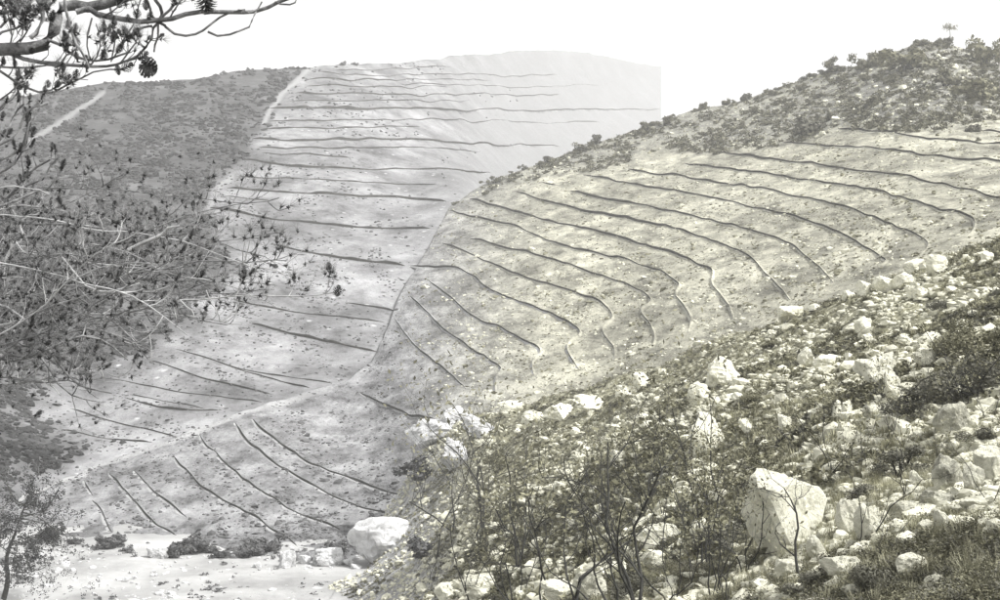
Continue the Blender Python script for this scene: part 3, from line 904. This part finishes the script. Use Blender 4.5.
def bare_shrub(u, v, hpx, stems, label, seed, leaf=3, spread=0.35, mat='dark_wood', leafmat='olive_leaf', rad=0.016, depth=3, group=None, name='bare_shrub'):
    r = np.random.default_rng(seed)
    p, hit = cast([u], [v]); p = p[0]
    H = hpx*p[1]/FP
    t = empty(name, p, label, 'shrub', group)
    allt = []
    for s in range(stems):
        a = r.uniform(0, 6.283)
        d = np.array([math.cos(a)*spread, math.sin(a)*spread, 1.0])
        paths, tips = [], []
        grow(r, (0.05*math.cos(a)*H*0.4, 0.05*math.sin(a)*H*0.4, -0.06), d, H*r.uniform(0.65, 1.0), rad*H*r.uniform(0.4, 0.68), depth, paths, tips, 0.30, 0.14, (3, 6), 0.5)
        V, Fc = tube(paths, 5)
        obj('stem', mesh_np('stem', V, Fc, mat, None, True), t)
        allt += tips
    if leaf: obj('foliage', leaves_mesh(r, allt, leaf, H*0.045, H*0.018, leafmat), t)
    return t

SHRUBS = [
 (640,628,215,3,'tallest dark bare shrub with twin trunks at the bottom centre',1,0.20,0.016,3),
 (610,618,150,3,'dark bare shrub leaning beside the tallest twin-trunked shrub',1,0.4,0.015,3),
 (575,612,170,3,'tall wiry bare shrub left of the twin-trunked shrub',2,0.30,0.014,3),
 (545,606,190,2,'thin upright bare shrub with bright gaps, left of the bottom centre',2,0.22,0.011,3),
 (513,604,110,3,'low sprawling bare shrub near the left bottom of the rocky slope',3,0.5,0.014,3),
 (470,606,110,3,'grey twiggy shrub at the left bottom corner of the rocky slope',2,0.6,0.014,3),
 (430,585,60,4,'small twiggy shrub beside the domed valley boulder',6,0.6,0.014,2),
 (675,606,150,3,'wiry bare shrub right of the twin-trunked shrub',2,0.35,0.012,3),
 (712,604,130,4,'dense twiggy shrub in the scrub left of the largest boulder',5,0.45,0.012,3),
 (745,575,120,3,'thin bare shrub against the left side of the largest boulder',3,0.3,0.012,3),
 (803,578,105,1,'crooked dark bare shrub standing in front of the largest boulder',0,0.15,0.030,3),
 (862,552,125,2,'slender upright bare shrub right of the largest boulder',1,0.12,0.014,3),
 (885,560,70,2,'small dark twig bush in front of the pale cracked block',3,0.3,0.014,3),
 (830,480,110,3,'thin leafy stems rising above the right shoulder of the largest boulder',5,0.25,0.010,3),
 (870,470,95,3,'wispy grey shrub in the scrub above the pale upright blocks',5,0.3,0.010,3),
 (965,410,115,3,'tall thin bare stems rising from the dark bush at right',2,0.25,0.012,3),
 (990,420,90,3,'arching pale stems at the right edge in the dark bush',3,0.5,0.010,3),
 (690,520,95,4,'dense olive twig shrub below the pointed white rock',9,0.4,0.010,3),
 (735,510,80,4,'dry olive twig shrub right of the pointed white rock',9,0.4,0.010,3),
 (650,500,110,3,'dark twig shrub in the scrub below the lower crest rock',4,0.3,0.014,3),
 (600,520,90,3,'olive twig shrub in the middle left of the rocky slope',5,0.35,0.010,3),
 (560,500,70,3,'small olive twig shrub below the pale rock band',6,0.4,0.010,3),
 (490,520,60,3,'small grey twig shrub by the gully outcrop',6,0.4,0.012,3),
 (800,455,70,3,'small olive shrub right of the pointed white rock, uphill of the largest boulder',7,0.4,0.010,3),
 (940,590,50,4,'low dry shrub on the gravel at the bottom right',8,0.5,0.012,2),
]
for k, (u, v, h, st, lab, leaf, spr, rad, dep) in enumerate(SHRUBS):
    bare_shrub(u, v, h, st, lab, 300+k, leaf*0.32, spr, 'dark_wood', 'olive_leaf', rad, dep)

for k in range(24):
    u_ = random.choice([random.uniform(435, 770), random.uniform(435, 700), random.uniform(820, 1000)])
    v_ = random.uniform(520, 610) if u_ < 800 else random.uniform(420, 520)
    bare_shrub(u_, v_, random.uniform(110, 185) if u_ < 800 else random.uniform(60, 100), random.choice([1, 2, 2, 3]), 'thin wiry leafless shrub rising among the stones of the lower rocky slope', 380+k, 0.6, random.uniform(0.12, 0.3), 'dark_wood', 'olive_leaf', 0.011, 3, 'thin wiry shrubs on the lower rocky slope')
# leafy bushes: four shapes, shared meshes
def bush_parts(seed, leafmat, n=900, size=0.075, squash=0.85):
    r = np.random.default_rng(seed)
    lobes = r.normal(size=(9, 3))*np.array([0.30, 0.30, 0.20]) + np.array([0, 0, 0.42])
    rad = r.uniform(0.16, 0.30, 9)
    V = []
    for i in range(9):
        m = n//9
        d = r.normal(size=(m, 3)); d /= np.linalg.norm(d, axis=1, keepdims=True)
        c = lobes[i] + d*rad[i]*r.uniform(0.55, 1.08, (m, 1)); c[:, 2] = np.abs(c[:, 2])*squash
        a = r.normal(size=(m, 3)); a /= np.linalg.norm(a, axis=1, keepdims=True)
        b = np.cross(a, d); b /= (np.linalg.norm(b, axis=1, keepdims=True)+1e-9)
        s = size*r.uniform(0.5, 1.3, (m, 1))
        V.append(np.stack([c-a*s, c+b*s*0.6, c+a*s, c-b*s*0.6], 1).reshape(-1, 3))
    V = np.concatenate(V)
    fol = mesh_np('foliage', V, np.arange(len(V)).reshape(-1, 4), leafmat)
    paths = []
    for i in range(6):
        e = lobes[i]; pts = np.array([[0, 0, -0.05], e*[0.35, 0.35, 0.5]+r.normal(size=3)*0.03, e])
        paths.append((pts, [0.035, 0.022, 0.01]))
    sv, sf = tube(paths, 5)
    return fol, mesh_np('stem', sv, sf, 'dark_wood', None, True)
BUSH_O = [bush_parts(500+i, 'olive_leaf') for i in range(4)]
BUSH_D = [bush_parts(510+i, 'dark_leaf') for i in range(4)]
BUSH_DF = [bush_parts(550+i, 'dark_leaf', 4200, 0.03) for i in range(4)]
BUSH_OF = [bush_parts(560+i, 'olive_leaf', 4200, 0.03) for i in range(4)]
BUSH_R = [bush_parts(540+i, 'ridge_leaf', 700, 0.065, 0.7) for i in range(6)]
BUSH_G = [bush_parts(520+i, 'grey_scrub_leaf') for i in range(3)]
def bush(pos, size, parts, label, group=None, name='shrub', tall=1.0, rot=None):
    t = empty(name, pos, label, 'shrub', group)
    t.scale = (size, size, size*tall); t.rotation_euler = (0, 0, random.uniform(0, 6.28) if rot is None else rot)
    obj('foliage', parts[0], t); obj('stem', parts[1], t)
    return t
# along the crest of the terraced hill
lab = 'small round olive shrub on the scrubby ridge above the terraces'
for k in range(150):
    u = random.uniform(455, 1000) if k % 2 else random.uniform(690, 1004)
    off = abs(random.gauss(0, 1))*(6 if u < 700 else 26)
    v = float(HB.top(np.array([u]))[0]) + 1.0 + (off if k % 3 else 0.3)
    p = HB.P(np.array([u]), np.array([v]))[0]
    px = random.lognormvariate(math.log(6.2), 0.4)*(1.0 if u < 700 else 1.15)
    part_ = ('low left end of the ridge' if u < 580 else 'middle of the ridge') if u < 760 else ('right shoulder of the ridge' if u < 880 else 'summit of the ridge')
    line_ = 'standing on the skyline at' if k % 3 == 0 else 'just below the skyline at'
    lab = 'small olive shrub %s the %s' % (line_, part_)
    bush(p - [0, 0, 0.1], px*p[1]/FP, (BUSH_D[k % 4] if k % 9 == 0 else BUSH_R[k % 6]), lab, 'ridge shrubs %s the %s' % (line_, part_), tall=random.uniform(0.65, 1.25))
def hb(u, v): return HB.P(np.array([float(u)]), np.array([float(v)]))[0] - [0, 0, 0.15]
bush(hb(808, 134), 32*hb(808, 134)[1]/FP, BUSH_D[0], 'large dark round bush just above the start of the upper terraces', tall=0.9)
bush(hb(865, 70), 22*hb(865, 70)[1]/FP, BUSH_R[1], 'tall loose bush standing up from the ridge line', tall=1.5)
bush(hb(912, 70), 40*hb(912, 70)[1]/FP, BUSH_O[1], 'wide dark bush on the left shoulder of the summit', tall=0.8)
bush(hb(945, 86), 30*hb(945, 86)[1]/FP, BUSH_R[2], 'olive bush on the rocky face under the summit', tall=0.9)
bush(hb(975, 100), 44*hb(975, 100)[1]/FP, BUSH_O[2], 'dark bush in the hollow right of the summit face', tall=0.7)
bush(hb(985, 66), 30*hb(985, 66)[1]/FP, BUSH_O[3], 'pointed dark bush on the ridge right of the summit', tall=1.3)
bush(hb(974, 131), 16*hb(974, 131)[1]/FP, BUSH_D[0], 'small dark bush at the head of the short right-hand terrace', tall=0.9)
op = [rock_mesh(760+i, 3, 8, 0.14, 'lichened_limestone' if i % 3 == 0 else 'limestone', (1, 0.9, 0.8)) for i in range(8)]
for k in range(70):
    u = random.uniform(820, 1004); v = float(HB.top(np.array([u]))[0]) + 3 + random.random()**0.8*62
    p = hb(u, v); w_ = random.lognormvariate(math.log(6.0), 0.4)*p[1]/FP
    o = obj('outcrop_rock', op[k % 8], label='pale outcrop rock among scrub on the summit face of the right hill', category='rock', group='outcrop rocks on the summit face')
    o.location = (p[0], p[1], p[2]+0.15+w_*0.15); o.scale = (w_, w_, w_*random.uniform(0.6, 1.0)); o.rotation_euler = (random.uniform(-.3, .3), random.uniform(-.3, .3), random.uniform(0, 6.28))
# the lone slender tree on the summit
p = hb(950, 46)
t = empty('slender_tree', p, 'lone slender little tree on the summit of the right hill', 'tree')
Ht = 24*p[1]/FP
r = np.random.default_rng(77)
paths = [(np.array([[0, 0, -0.2], [0.03, 0, Ht*0.5], [-0.05, 0, Ht*0.85]]), [0.07, 0.05, 0.03])]
sv, sf = tube(paths, 6); obj('trunk', mesh_np('trunk', sv, sf, 'dark_wood', None, True), t)
tips = [(np.array([x, y, z]), None) for x, y, z in zip(r.normal(0, 0.35, 16), r.normal(0, 0.3, 16), r.normal(Ht*0.85, 0.22, 16))]
obj('crown', leaves_mesh(r, tips, 24, 0.16, 0.10, 'olive_leaf'), t)

# dark bushes on the foreground slope, right
def ab(u, v): return cast([u], [v])[0][0]
FB = [
 (985,398,80,'dark bush spreading at the right edge above the lichened rock',BUSH_DF[0],0.8),
 (945,408,60,'dark low bush left of the right-edge bush',BUSH_DF[1],0.7),
 (915,415,44,'dark shadowy bush beside the flat pale rock',BUSH_DF[2],0.7),
 (992,360,60,'olive bush at the right edge above the dark bushes',BUSH_OF[2],0.9),
 (955,355,50,'olive bush right of the wedge-shaped rocks',BUSH_OF[3],0.9),
 (900,478,56,'dark thicket left of the mossy pillar',BUSH_DF[3],0.7),
 (868,500,46,'dark thicket above the pale upright block',BUSH_DF[0],0.7),
 (985,442,36,'dark bush between the lichened rock and the right edge',BUSH_DF[1],0.7),
 (880,592,46,'dark leafy shrub with narrow leaves at the bottom right',BUSH_DF[2],1.2),
 (812,592,44,'dark round shrub below the largest boulder',BUSH_DF[3],0.8),
 (720,548,60,'dark scrub bush in the shade left of the largest boulder',BUSH_DF[1],0.6),
 (640,595,40,'dark low bush at the foot of the twin-trunked shrub',BUSH_DF[0],0.8),
 (590,560,36,'olive low bush among the bare shrubs at bottom centre',BUSH_OF[0],0.8),
 (500,470,26,'olive bush below the gully outcrop',BUSH_OF[1],0.8),
 (420,478,34,'grey bush at the head of the gully by the cracked shelf',BUSH_G[0],0.7),
 (425,560,40,'grey bush right of the domed valley boulder',BUSH_G[1],0.7),
 (840,335,20,'olive bush in the middle of the upper slope',BUSH_OF[2],0.7),
 (940,312,18,'dark small bush on the upper slope below the crest',BUSH_DF[2],1.1),
 (755,400,34,'olive bush in the shade right of the domed white boulder',BUSH_OF[3],0.5),
 (770,350,24,'low olive bush under the crest at centre right',BUSH_OF[0],0.5),
]
for k, (u, v, w, lab, parts, tall) in enumerate(FB):
    p = ab(u, v); bush(p - np.array([0, 0, 0.05]), w*p[1]/FP, parts, lab, tall=tall)
# dark bushes along the foot of the terraced spur
for k in range(17):
    u = random.uniform(35, 345); v = np.interp(u, [35, 130, 345], [545, 557, 563]) + random.uniform(-9, 2)
    d = 69.0; p = HB.P(np.array([u]), np.array([v]))[0]
    p[2] = max(p[2], FLOOR_Z) - 0.05
    bush(p, random.uniform(14, 30)*p[1]/FP, BUSH_G[k % 3], 'dark grey bush at the foot of the terraced spur along the track', 'bushes along the foot of the spur', tall=0.75)
# tiny bushes on the skyline of the far hill
for k, (u, lab) in enumerate([(225, 'tiny dark bush on the far skyline above the heath'), (249, 'tiny low bush on the far skyline, middle of three over the heath'),
        (267, 'tiny upright bush on the far skyline near the terraces'), (343, 'tiny bush on the far skyline at the head of the terraces'),
        (355, 'tiny bush on the far skyline, furthest right'), (106, 'tiny bush on the far skyline above the pale track')]):
    v = float(HC.top(np.array([float(u)]))[0]) + 0.8
    p = HC.P(np.array([float(u)]), np.array([v]))[0]
    bush(p - np.array([0, 0, 0.3]), 7*p[1]/FP, BUSH_G[k % 3], lab, tall=0.9)

# ------------------------------------------------------------------ the pine at the left
tx, ty = -3.05, 5.9
tz = float(ground(np.array([tx]), np.array([ty]))[0])
pine = empty('pine_tree', (tx, ty, tz), 'old pine with bare drooping branches and cones at the left edge', 'tree')
PO = np.array([tx, ty, tz])
def at(u, v, d): return ray(float(u), float(v), float(d)) - PO
r = np.random.default_rng(99)
tp = np.array([[0, 0, -0.3], [0.05, 0, 1.5], [0.0, 0.1, 3.5], [0.1, 0, 5.2], [0.15, 0.05, 7.0]])
sv, sf = tube([(catmull(tp, 0.4), np.linspace(0.24, 0.10, len(catmull(tp, 0.4))))], 12)
obj('trunk', mesh_np('trunk', sv, sf, 'pine_bark', None, True), pine)

# cone: overlapping scales on an egg-shaped core
def cone_mesh(seed, opened):
    r = np.random.default_rng(seed); V, Fc = [], []
    rows, per = 9, 8
    for i in range(rows):
        z = (i+0.5)/rows; rad = 0.5*math.sin(math.pi*min(1, 0.12+z*0.85))**0.8
        for j in range(per):
            a = 2*math.pi*(j + 0.5*(i % 2))/per + r.normal()*0.08
            c, s = math.cos(a), math.sin(a)
            b = np.array([c*rad*0.35, s*rad*0.35, z-0.10]); tip = np.array([c*rad*opened, s*rad*opened, z+0.04])
            sd = np.array([-s, c, 0])*0.17*(rad+0.25); k = len(V)
            V += [b-sd*0.5, b+sd*0.5, tip+sd, tip-sd, tip*[1.04, 1.04, 1]+[0, 0, -0.06]]
            Fc += [[k, k+1, k+2, k+3], [k+3, k+2, k+4, k+4]]
    V = np.array(V); V[:, 2] -= 0.0
    me = bpy.data.meshes.new('cone')
    me.from_pydata([tuple(x) for x in V], [], [tuple(dict.fromkeys(f)) for f in Fc]); me.materials.append(MATS['pine_cone_scale']); me.update()
    return me
CONES = [cone_mesh(i, 1.0 + 0.12*i) for i in range(4)]
NEED, NCONE = [], [0]
BUDS = []
def needles(pos, d, n, ln, spread=0.6, w=0.0010, into=None):
    dd = d[None, :] + r.normal(size=(n, 3))*spread; dd /= np.linalg.norm(dd, axis=1, keepdims=True)
    side = np.cross(dd, r.normal(size=(n, 3))); side /= np.linalg.norm(side, axis=1, keepdims=True)
    L_ = ln*r.uniform(0.6, 1.1, (n, 1))
    (NEED if into is None else into).append(np.stack([pos-side*w, pos+side*w, pos+dd*L_], 1).reshape(-1, 3))
def cone_at(pos, size, d=None, wide=0.56):
    if NCONE[0] >= 300: return
    o = obj('cone', CONES[NCONE[0] % 4], pine); NCONE[0] += 1
    o.location = pos; o.scale = (size*wide, size*wide, size)
    if d is not None: o.rotation_euler = Vector(d).to_track_quat('Z', 'Y').to_euler()
def limb(pts, r0, r1, mat='pine_bark', name='branch', sides=7, kids=None):
    """pts: list of (u, v, distance); kids: (n, length, thickness, depth, droop, cone chance)"""
    P_ = catmull([at(*x) for x in pts], 0.06)
    kk = np.arange(len(P_))*0.35; so = r.uniform(0, 99)
    wob = np.stack([vnoise(kk, kk*0+so+j*7) for j in range(3)], 1)*min(0.045, 3.0*r0)
    P_[1:-1] += wob[1:-1] + r.normal(size=(len(P_)-2, 3))*0.002
    rad = np.linspace(r0, r1, len(P_))
    paths = [(P_, rad)]; tips = []
    if kids:
        n, ln, th, dep, up, cc = kids
        for k in range(n):
            i = int(r.uniform(0.12, 1.0)*(len(P_)-1)); i = max(i, 1)
            dd = P_[i]-P_[i-1]; dd /= np.linalg.norm(dd)
            side = np.cross(dd, r.normal(size=3)); side /= np.linalg.norm(side)
            grow(r, P_[i], dd*0.7+side*0.8, ln*r.uniform(0.5, 1.2), th, dep, paths, tips, 0.20, up, (2, 4), 0.6, 6)
    sv, sf = tube(paths, 5 if kids else sides)
    obj(name, mesh_np(name, sv, sf, mat, None, True), pine)
    for pos, d in tips:
        if d is None: continue
        cc_ = kids[5]
        needles(pos, d, 18, 0.065, 0.7, 0.0007)
        needles(pos - d*0.01, d, 14, 0.017, 1.1, 0.0034, BUDS)
        if r.uniform() < cc_: cone_at(pos, r.uniform(0.022, 0.036), d)
    return P_
D0 = 5.6
# against the sky
limb([(-260,150,5.9),(-60,66,5.7),(0,46,D0),(40,37,D0),(62,20,D0),(80,6,D0),(125,-6,D0),(200,-30,D0)], 0.040, 0.018)
limb([(76,12,D0),(95,18,D0),(125,22,D0),(160,22,D0),(205,14,D0),(240,7,D0),(270,3,D0),(330,-14,D0)], 0.013, 0.006)
limb([(158,22,D0),(168,32,D0),(190,40,D0),(207,34,D0),(222,20,D0),(245,10,D0)], 0.006, 0.004, kids=None)
limb([(208,32,D0),(228,35,D0),(248,28,D0),(258,16,D0),(262,2,D0)], 0.005, 0.003)
limb([(238,10,D0),(250,15,D0),(262,8,D0)], 0.003, 0.002)
limb([(275,2,D0),(288,3,D0),(298,-4,D0)], 0.004, 0.003)
limb([(0,50,D0),(22,58,D0),(55,64,D0),(88,69,D0),(112,66,D0),(130,60,D0),(152,58,D0)], 0.010, 0.004, kids=(5,0.10,0.003,0,0.3,0.4))
limb([(48,40,D0),(66,54,D0),(85,63,D0),(108,63,D0),(130,52,D0)], 0.007, 0.004)
limb([(30,38,5.5),(38,20,5.5),(33,0,5.5),(28,-20,5.5)], 0.010, 0.008)
limb([(-30,70,D0),(0,68,D0),(30,70,D0),(65,67,D0)], 0.006, 0.003)
limb([(-10,66,D0),(8,80,D0),(25,91,D0),(48,93,D0),(70,83,D0),(95,73,D0),(125,70,D0)], 0.006, 0.003, kids=(4,0.06,0.003,0,0.4,0.7))
limb([(66,-10,5.5),(66,18,5.5),(70,36,5.5),(80,54,5.5),(89,68,5.5)], 0.006, 0.004)
limb([(159,22,D0),(150,36,D0),(136,52,D0),(118,64,D0)], 0.006, 0.004, kids=(6,0.09,0.003,0,0.25,0.4))
limb([(158,24,D0),(159,36,D0),(154,52,D0)], 0.005, 0.004)
limb([(152,26,D0),(132,34,D0),(118,50,D0),(112,60,D0)], 0.005, 0.003)
limb([(155,0,D0),(160,12,D0),(157,22,D0)], 0.007, 0.007)
limb([(180,-8,D0),(165,10,D0),(157,22,D0)], 0.005, 0.006)
limb([(140,-8,D0),(150,8,D0),(156,20,D0)], 0.005, 0.006)
limb([(110,8,D0),(111,30,D0),(111,62,D0)], 0.005, 0.003)
limb([(92,18,D0),(88,36,D0),(90,60,D0)], 0.004, 0.003)
limb([(30,20,5.7),(20,26,5.7),(0,33,5.7),(-20,40,5.7)], 0.006, 0.005, kids=(6,0.14,0.004,1,0.2,0.4))
limb([(0,28,5.7),(18,14,5.7),(40,5,5.7),(62,-8,5.7)], 0.006, 0.005, kids=(7,0.13,0.004,1,0.2,0.35))
limb([(-20,20,5.8),(10,8,5.8),(25,-8,5.8)], 0.006, 0.005, kids=(5,0.13,0.004,1,0.2,0.35))
limb([(120,46,D0),(128,34,D0),(135,20,D0),(142,-5,D0)], 0.004, 0.003, kids=(4,0.08,0.003,0,0.2,0.4))
limb([(100,60,D0),(104,42,D0),(108,28,D0)], 0.004, 0.003, kids=(3,0.06,0.003,0,0.2,0.5))
for (a, b, c) in [((20,42),(30,24),(48,6)), ((10,46),(12,24),(4,2)), ((55,26),(44,12),(60,-6)), ((90,66),(100,48),(96,24)), ((120,64),(134,44),(140,30)), ((40,92),(60,84),(88,80)), ((0,100),(20,84),(36,70)), ((60,64),(74,50),(72,34)), ((100,18),(118,6),(130,-8)), ((170,18),(176,6),(190,-8))]:
    limb([(*a, D0), (*b, D0-0.05), (*c, D0-0.1)], 0.004, 0.002, 'pine_bark', kids=(5, 0.08, 0.002, 1, 0.25, 0.3))
# marked cones on the sky branches
for (u, v, s, ang) in [(206,4,0.072,(0.1,0.2,-1)), (148,68,0.062,(0.9,-0.3,-0.5)), (143,56,0.045,(0.5,0,0.4)), (118,70,0.036,(0.2,0,-1)), (76,75,0.040,(0.2,0,1)),
                       (69,80,0.040,(0.1,0,1)), (48,84,0.028,(0,0,1)), (104,28,0.036,(0,0,1)), (76,42,0.040,(0.3,0,-1)), (66,38,0.036,(-0.3,0,-1)), (127,67,0.045,(0.4,0,0.2)),
                       (120,48,0.045,(0.4,0,0.7)), (113,38,0.034,(0.1,0,1)), (104,56,0.034,(-0.3,0,1)), (137,14,0.034,(0.1,0,1)), (146,5,0.040,(0,0,1)), (150,16,0.034,(0.4,0,1)),
                       (128,18,0.025,(0,0,1)), (25,24,0.050,(-0.2,0,1)), (52,16,0.042,(0.3,0,1)), (12,7,0.045,(0,0,1)), (32,51,0.026,(0,0,1)), (16,50,0.026,(0,0,1)),
                       (4,62,0.024,(0,0,1)), (15,64,0.026,(0,0,1)), (120,2,0.045,(0.2,0,1)), (338,291,0.040,(0.2,0.1,1))]:
    cone_at(at(u, v, D0-0.02) - 0.5*s*np.array(ang)/np.linalg.norm(ang), s*1.1, ang, 1.0 if s > 0.06 else 0.7)
# upswept dark twigs below the sky branches
for (a, b, c, e) in [((-60,170),(0,140),(14,118),(24,104)), ((-40,190),(10,160),(28,140),(34,118)), ((-40,210),(0,205),(22,180),(50,160)), ((-40,220),(10,208),(40,196),(66,188)),
                     ((-30,150),(6,136),(22,112),(48,104)), ((-40,230),(20,190),(44,178),(58,158)), ((-30,120),(0,112),(12,102),(18,92)), ((0,160),(16,150),(26,128),(28,108))]:
    dd = r.uniform(5.3, 6.2)
    limb([(*a, dd), (*b, dd), (*c, dd), (*e, dd)], 0.007, 0.004, 'pine_bark', kids=(5, 0.10, 0.003, 0, 0.35, 0.9))
# pale bare twigs and the drooping crown in front of the valley
for (pts, th) in [([(-40,205),(0,188),(25,190),(48,194)],0.006), ([(-30,215),(10,208),(30,205),(42,207)],0.007), ([(-60,330),(0,270),(14,243),(20,230),(12,210)],0.014),
                  ([(14,244),(4,262),(2,290),(8,300)],0.006), ([(16,242),(28,255),(24,232)],0.004), ([(2,278),(16,266),(26,258)],0.006), ([(2,278),(14,279),(26,279),(30,283)],0.005),
                  ([(2,300),(8,320),(10,350),(18,378)],0.007), ([(-20,300),(8,312),(14,330),(22,345)],0.006), ([(60,255),(85,285),(110,290),(140,283)],0.008),
                  ([(100,292),(130,290),(170,286)],0.010), ([(128,250),(150,238),(165,232),(180,226)],0.012), ([(80,222),(92,214),(100,210)],0.006), ([(152,240),(154,225)],0.004),
                  ([(70,255),(88,264),(100,270),(112,266)],0.006), ([(42,297),(60,306),(80,312)],0.004), ([(100,255),(102,248),(112,238)],0.004), ([(140,320),(148,335),(151,360)],0.005),
                  ([(75,210),(72,215),(70,222)],0.004), ([(40,350),(60,365),(75,385),(90,390)],0.005), ([(180,300),(190,310),(194,318)],0.004), ([(206,290),(212,305),(218,318)],0.004),
                  ([(285,265),(300,255),(308,246)],0.004)]:
    dd = r.uniform(5.2, 6.4)
    limb([(x, y, dd) for x, y in pts], th*0.65, th*0.35, 'pale_twig', 'twig')
limb([(180,300,D0),(250,296,D0),(290,294,D0),(315,297,D0),(338,292,D0)], 0.0035, 0.002, 'pale_twig', kids=(9, 0.09, 0.002, 1, 0.25, 0.3))
for k in range(50):
    y0 = r.uniform(195, 380); x1 = r.uniform(60, 300)
    y1 = 235 + (x1/300)*55 + r.normal()*48 if x1 > 120 else y0 + r.uniform(-10, 60)
    dd = r.uniform(5.2, 7.2)
    pts = [(-140, y0+r.uniform(-30, 30), dd), (x1*0.3-40, y0*0.7+y1*0.3+r.normal()*10, dd), (x1*0.7, y0*0.3+y1*0.7-8, dd-0.1), (x1, y1, dd-0.2)]
    limb(pts, 0.0045, 0.002, 'pine_bark' if k % 3 else 'pale_twig', kids=(12, 0.17, 0.0026, 1, 0.26, 0.22))
for (x1, y1) in [(112,393),(100,402),(128,360),(70,372),(90,300),(60,330),(40,310),(150,350)]:
    dd = r.uniform(5.3, 6.3)
    limb([(-100,330,dd),(10,340+r.normal()*15,dd),(x1*0.6,y1-20,dd),(x1,y1,dd)], 0.009, 0.003, 'pine_bark', kids=(8, 0.15, 0.003, 1, 0.1, 0.25))
nv = np.concatenate(BUDS)
obj('bud_tufts', mesh_np('bud_tufts', nv, np.arange(len(nv)).reshape(-1, 3), 'pine_cone_scale'), pine, kind='stuff')
nv = np.concatenate(NEED)
obj('needles', mesh_np('needles', nv, np.arange(len(nv)).reshape(-1, 3), 'pine_needle'), pine, kind='stuff')

# the young pine at the track's left end
p = ray(2.0, 562.0, 60.0); p[2] = FLOOR_Z
t = empty('young_pine', p, 'scraggy young pine at the left edge of the dirt track', 'tree')
r2 = np.random.default_rng(55)
sv, sf = tube([(catmull([(0, 0, -0.2), (0.25, 0, 0.9), (0.2, 0, 1.9), (0.6, 0, 3.0), (1.0, 0, 4.2)], 0.3), np.linspace(0.13, 0.03, len(catmull([(0, 0, -0.2), (0.25, 0, 0.9), (0.2, 0, 1.9), (0.6, 0, 3.0), (1.0, 0, 4.2)], 0.3))))], 8)
obj('trunk', mesh_np('trunk', sv, sf, 'dark_wood', None, True), t)
at_tips = []
for k in range(34):
    z = r2.uniform(1.2, 4.2); a = r2.uniform(-1.3, 1.3) + (math.pi if k % 4 == 0 else 0)
    paths, tips = [], []
    grow(r2, (0.12+z*0.2, 0, z), (math.cos(a), math.sin(a), r2.uniform(-0.3, 0.4)), r2.uniform(0.9, 2.7), 0.03, 2, paths, tips, 0.26, 0.04, (3, 6), 0.5)
    sv, sf = tube(paths, 4)
    obj('branch', mesh_np('branch', sv, sf, 'pale_twig' if k % 3 == 0 else 'dark_wood', None, True), t)
    at_tips += tips
obj('foliage', leaves_mesh(r2, at_tips, 15, 0.08, 0.05, 'heath_leaf'), t)

# ------------------------------------------------------------------ the air
if HAZE_DENSITY > 0:
    x0, x1, y0, y1, z0, z1 = -3400, 3400, -3300, 3500, -260, 275
    hv = [(x, y, z) for z in (z0, z1) for y in (y0, y1) for x in (x0, x1)]
    hf = [(0, 2, 3, 1), (4, 5, 7, 6), (0, 1, 5, 4), (2, 6, 7, 3), (0, 4, 6, 2), (1, 3, 7, 5)]
    me = bpy.data.meshes.new('haze'); me.from_pydata(hv, [], hf); me.update()
    m = bpy.data.materials.new('haze_air'); m.use_nodes = True
    nt = m.node_tree; nt.nodes.clear()
    out = nt.nodes.new('ShaderNodeOutputMaterial'); pv = nt.nodes.new('ShaderNodeVolumePrincipled')
    pv.inputs['Color'].default_value = (0.97, 0.97, 0.965, 1)
    pv.inputs['Density'].default_value = HAZE_DENSITY
    nt.links.new(pv.outputs[0], out.inputs['Volume'])
    me.materials.append(m)
    obj('haze', me, kind='stuff', label='pale summer haze filling the valley air', category='haze')
